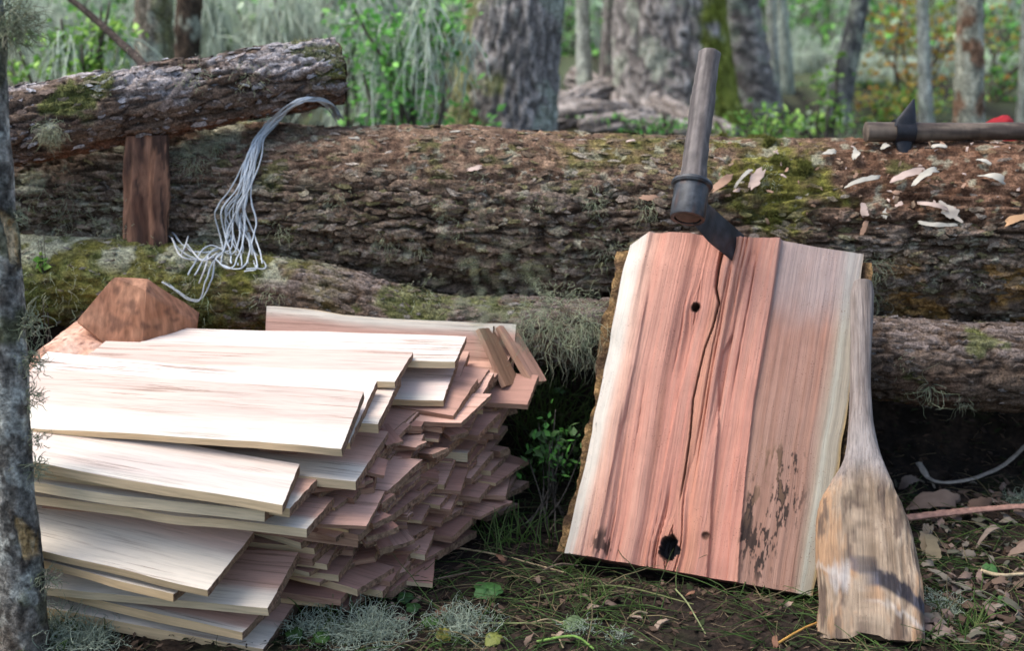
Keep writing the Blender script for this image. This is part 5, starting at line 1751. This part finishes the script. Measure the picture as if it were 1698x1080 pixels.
# grey fallen dead wood behind the log
DG = ((0.13, 0.115, 0.105), (0.42, 0.40, 0.39))
for i, (pts, rd, lab) in enumerate([
    ([(955, 128, 7.3), (1040, 160, 6.7), (1120, 190, 6.2), (1215, 232, 5.8)], 0.055, 'thick silvery dead trunk slanting down behind the big log'),
    ([(890, 200, 6.4), (950, 165, 6.5), (1010, 150, 6.6), (1060, 130, 6.7)], 0.05, 'broken silver-grey bough rising to the moss-flanked trunk'),
    ([(905, 205, 6.0), (985, 190, 6.0), (1080, 196, 6.1)], 0.045, 'weathered bough low in the dead wood heap'),
    ([(960, 215, 5.8), (1060, 205, 5.8), (1150, 222, 5.7)], 0.04, 'thin grey bough in front of the dead wood heap'),
    ([(900, 185, 6.2), (960, 172, 6.2), (1030, 188, 6.1)], 0.03, 'splintered pale limb across the dead wood heap'),
    ([(925, 160, 6.6), (990, 178, 6.4), (1090, 212, 6.0)], 0.032, 'narrow silver limb sloping through the dead wood heap'),
    ([(1010, 130, 6.9), (1030, 170, 6.5), (1050, 210, 6.0)], 0.03, 'upright broken limb in the dead wood heap'),
    ([(980, 150, 6.9), (1060, 175, 6.5), (1180, 196, 6.3)], 0.038, 'second dead trunk lying above the thick silvery one')]):
    P_ = np.array([at(*q) for q in pts])
    lg = Log(P_, [rd, rd, rd * 0.9], 'dead')
    V, F, cc, _ = bark_log(lg, 150, 40, (3.0, 30.0), lambda P, D: 0.03 + 0 * P[..., 0], lambda P, D, h, h2, ids, id2: mixc(DG[0], DG[1], h * (0.3 + 0.7 * id2)), seed=170 + i, lump=0.022)
    n0 = len(V)
    F.append(np.array([np.arange(40)[::-1]]))
    F.append(np.array([np.arange(40) + n0 - 40]))
    o = mk('dead_bough', V, F, M['bark'], loc=P_.mean(0) * np.array([1, 1, 0]) + np.array([0, 0, P_[:, 2].min()]), col=cc)
    tag(o, lab, 'dead wood')
# soil and debris mound the dead wood rests on is part of the ground; a bare branch hangs on the left
pth = catmull([at(95, -20, 3.9), at(150, 25, 3.85), at(200, 70, 3.75), at(238, 108, 3.6), at(255, 150, 3.5)], 40)
V, F = loft(tube(pth, np.linspace(0.008, 0.013, 40), 9) )
o = mk('bare_branch', V, F, M['trunk_bark'], loc=pth[-1], col=np.broadcast_to(np.array([0.07, 0.055, 0.045]), V.shape))
tag(o, 'bare dark branch slanting down behind the propped pole', 'branch')


# ---------------------------------------------------------------- shrubs
def shrub(name, label, px, py, Yd, rx, rz, n, leaf, cols, seed, group=None, stems=9, cat='shrub', lichen=0, vol=0.5, twig=0.010):
    """px, py = centre of its crown in the photograph"""
    r = np.random.default_rng(seed)
    cen = at(px, py, Yd)
    g0 = float(gz(cen[0], Yd))
    root = thing(name, label, cat, (cen[0], Yd, g0), group)
    b = Bag()
    tips = cen + r.normal(size=(stems, 3)) * np.array([rx, rx * vol, rz]) * 0.55
    foot = np.array([cen[0], Yd, g0 - 0.03])
    for k in range(stems):
        mid = (foot + tips[k]) / 2 + r.normal(size=3) * rx * 0.18
        pth = catmull([foot + r.normal(size=3) * np.array([0.05, 0.05, 0]), mid, tips[k], tips[k] + (tips[k] - mid) * 0.3], 12)
        V, F = loft(tube(pth, np.linspace(twig, twig * 0.3, 12), 6))
        b.add(V, F, np.array([0.12, 0.10, 0.08]))
    b.build('stems', M['trunk_bark'], root)
    k = r.integers(0, stems, n)
    P = tips[k] + r.normal(size=(n, 3)) * np.array([rx, rx * vol, rz]) * 0.33
    # little sprays of leaves
    P = P + np.repeat(r.normal(size=(n // 5 + 1, 3)), 5, axis=0)[:n] * np.array([rx, rx * vol, rz]) * 0.22
    P[:, 2] = np.maximum(P[:, 2], g0 + 0.02)
    cc = np.array(cols)[r.integers(0, len(cols), n)] * r.uniform(0.7, 1.35, (n, 1))
    V, F, c5 = leaf_cloud(P, leaf * r.uniform(0.5, 1.3, n), cc, seed, 0.6)
    mk('foliage', V, [F], M['leaf'], root, col=c5, smooth=False)
    if lichen:
        b = Bag()
        q = tips[r.integers(0, stems, lichen)] + r.normal(size=(lichen, 3)) * np.array([rx, rx * vol, rz]) * 0.38
        nn = 26
        st_ = np.repeat(q, nn, axis=0) + r.normal(size=(lichen * nn, 3)) * 0.022
        st_[:, 2] = np.maximum(st_[:, 2], g0 + 0.1)
        V, F = strands(st_, np.array([0, 0, -1]) + r.normal(size=(lichen * nn, 3)) * 0.5, r.uniform(0.06, 0.30, lichen * nn), 0.0032, seed + 1, 5, 0.22, 0.4)
        b.add(V, F, np.repeat(np.array([0.64, 0.72, 0.57]) * r.uniform(0.75, 1.25, (lichen * nn, 1)), 18, axis=0))
        tag(b.build('lichen_drape', M['lichen'], root), kind='stuff')
    return root


GR = [(0.128, 0.361, 0.064), (0.191, 0.489, 0.095), (0.276, 0.595, 0.128), (0.085, 0.234, 0.054)]
LM = [(0.232, 0.435, 0.072), (0.319, 0.522, 0.102), (0.145, 0.319, 0.058)]
AU = [(0.546, 0.338, 0.052), (0.468, 0.39, 0.065), (0.312, 0.351, 0.065), (0.585, 0.26, 0.052)]
DK = [(0.06, 0.119, 0.037), (0.085, 0.17, 0.051), (0.119, 0.204, 0.068)]
MT = [(0.32, 0.432, 0.272), (0.448, 0.544, 0.368), (0.192, 0.32, 0.128)]
shrub('leafy_shrub', 'bright green leafy shrub between the pole end and the stout trunk', 680, 110, 4.7, .17, .20, 900, .034, GR, 201, lichen=8)
shrub('leafy_shrub', 'green shrub with pale lichen touching the pole end', 610, 130, 5.0, .16, .18, 600, .032, GR + MT, 202, lichen=22)
shrub('leafy_shrub', 'lime green low shrub behind the propped pole', 118, 98, 4.4, .13, .07, 600, .030, LM, 203, lichen=6)
shrub('leafy_shrub', 'small lime sapling behind the log, left of the adze head', 1370, 165, 5.6, .07, .10, 130, .034, LM, 204, stems=5)
shrub('leafy_shrub', 'low lime weeds behind the log beside the froe handle', 1262, 212, 5.0, .13, .04, 260, .028, LM, 205)
shrub('leafy_shrub', 'pale weedy growth between the froe handle and the lime sapling', 1330, 215, 6.0, .15, .05, 240, .030, LM + MT, 206)
shrub('autumn_tree', 'young tree with yellow and orange leaves over the adze', 1520, 85, 7.4, .26, .24, 700, .042, AU, 207, cat='tree')
shrub('autumn_tree', 'yellow-green leafy young tree beyond the lichen-plastered trunk', 1660, 80, 7.8, .24, .28, 700, .042, AU[1:3] + GR, 208, cat='tree')
shrub('leafy_shrub', 'yellowish shrub low behind the adze handle', 1500, 175, 7.0, .22, .10, 420, .036, LM + AU[1:3], 209)
shrub('leafy_shrub', 'green bush behind the thin pale stem', 1330, 35, 9.4, .40, .22, 700, .055, GR + DK, 210, lichen=8)
shrub('leafy_shrub', 'dark green bush seen between the two stout trunks', 960, 50, 10.0, .30, .35, 600, .055, DK + GR, 211, lichen=10)
shrub('leafy_shrub', 'mint green bush behind the lime low shrub', 180, 40, 6.8, .25, .18, 500, .04, MT + GR, 212, lichen=24)
shrub('dead_shrub', 'dead shrub hung with pale lichen above the pole', 450, 35, 6.0, .32, .20, 160, .035, MT, 213, lichen=70)
shrub('dead_shrub', 'lichen-draped dead shrub beside the slanting grey stem', 560, 20, 6.6, .26, .22, 160, .035, MT, 214, lichen=50)
shrub('dead_shrub', 'lichen-draped brush beyond the medium leaning trunk', 1330, 110, 9.0, .35, .22, 200, .045, MT, 215, lichen=60)
shrub('dead_shrub', 'dark tangled brush at the foot of the dark leaning trunk', 1420, 180, 8.2, .22, .12, 420, .045, DK, 216, lichen=6, stems=22)
shrub('dead_shrub', 'pale lichen brush behind the adze head', 1500, 190, 8.6, .35, .14, 200, .045, MT, 217, lichen=46)
shrub('dead_shrub', 'lichen-hung brush at the sapling side of the lime shrub', 70, 40, 7.2, .25, .25, 160, .04, MT, 218, lichen=46)
shrub('dead_shrub', 'pale hanging lichen mass beyond the slender pale trunk', 1650, 170, 8.8, .30, .16, 200, .045, MT, 219, lichen=50)
shrub('leafy_shrub', 'green shrub on the far side of the dark brown trunk', 390, 20, 7.0, .22, .16, 400, .04, GR, 220, lichen=20)
shrub('leafy_shrub', 'green weeds in front of the dead wood heap', 1085, 205, 5.6, .18, .03, 160, .026, GR, 221)
shrub('weed', 'low green weeds growing between the shingle stack and the block', 915, 735, 2.62, .045, .05, 150, .020, GR[:2] + DK, 223, stems=12, cat='plant', twig=0.0022)
shrub('leafy_shrub', 'green sprig growing on the mossy end of the thin log', 75, 432, 2.80, .012, .02, 14, .024, LM, 222, stems=3, cat='plant', twig=0.0015)

# distant wood: nobody could count it
r = np.random.default_rng(99)
n = 15000
Yd = 9.5 + 24 * r.random(n) ** 1.3
xx = (r.random(n) * 2 - 1) * 0.46 * Yd
g0 = gz(xx, Yd)
zz = g0 + r.random(n) ** 1.4 * (1.0 + Yd * 0.10)
P = np.stack([xx, Yd, zz], -1)
cl_ = fbm(P * np.array([0.9, 0.5, 1.2]), 3, 55)
ok = cl_ > -0.35
P, cl_ = P[ok], cl_[ok]
cols = np.array(DK + GR + MT + MT + MT)
sel = np.clip(((fbm(P * 0.8 + 7, 3, 56) + 0.6) / 1.2 * len(cols)).astype(int) + r.integers(-3, 4, len(P)), 0, len(cols) - 1)
V, F, c5 = leaf_cloud(P, r.uniform(0.05, 0.15, len(P)) * (P[:, 1] / 12), 1.45 * cols[sel] * r.uniform(0.7, 1.3, (len(P), 1)), 57, 0.6)  # leaf colours brightened to stand in for haze over the far wood
o = mk('distant_wood', V, [F], M['leaf'], col=c5, smooth=False)
tag(o, 'mass of leaves and brush, coloured pale as if by haze, filling the distant wood', 'woodland', kind='stuff')
n = 6000
Yd = 10.5 + 16 * r.random(n)
xx = (r.random(n) * 2 - 1) * 0.45 * Yd
xx = xx + 0.4 * fbm(np.stack([xx * 2, Yd * 2, 0 * xx], -1), 2, 58)
zz = gz(xx, Yd) + 0.15 + r.random(n) * 1.6
V, F = strands(np.stack([xx, Yd, zz], -1), np.array([0, 0, -1]) + r.normal(size=(n, 3)) * 0.35, r.uniform(0.1, 0.5, n), 0.007, 59, 4, 0.2, 0.4)
o = mk('distant_lichen', V, [F], M['lichen'], col=np.repeat(np.array([0.52, 0.60, 0.49]) * r.uniform(0.7, 1.25, (n, 1)), 15, axis=0))
tag(o, 'pale lichen streamers hanging all through the distant wood', 'lichen', kind='stuff')

for o in list(bpy.data.objects):
    if "_base" in o:
        del o["_base"]
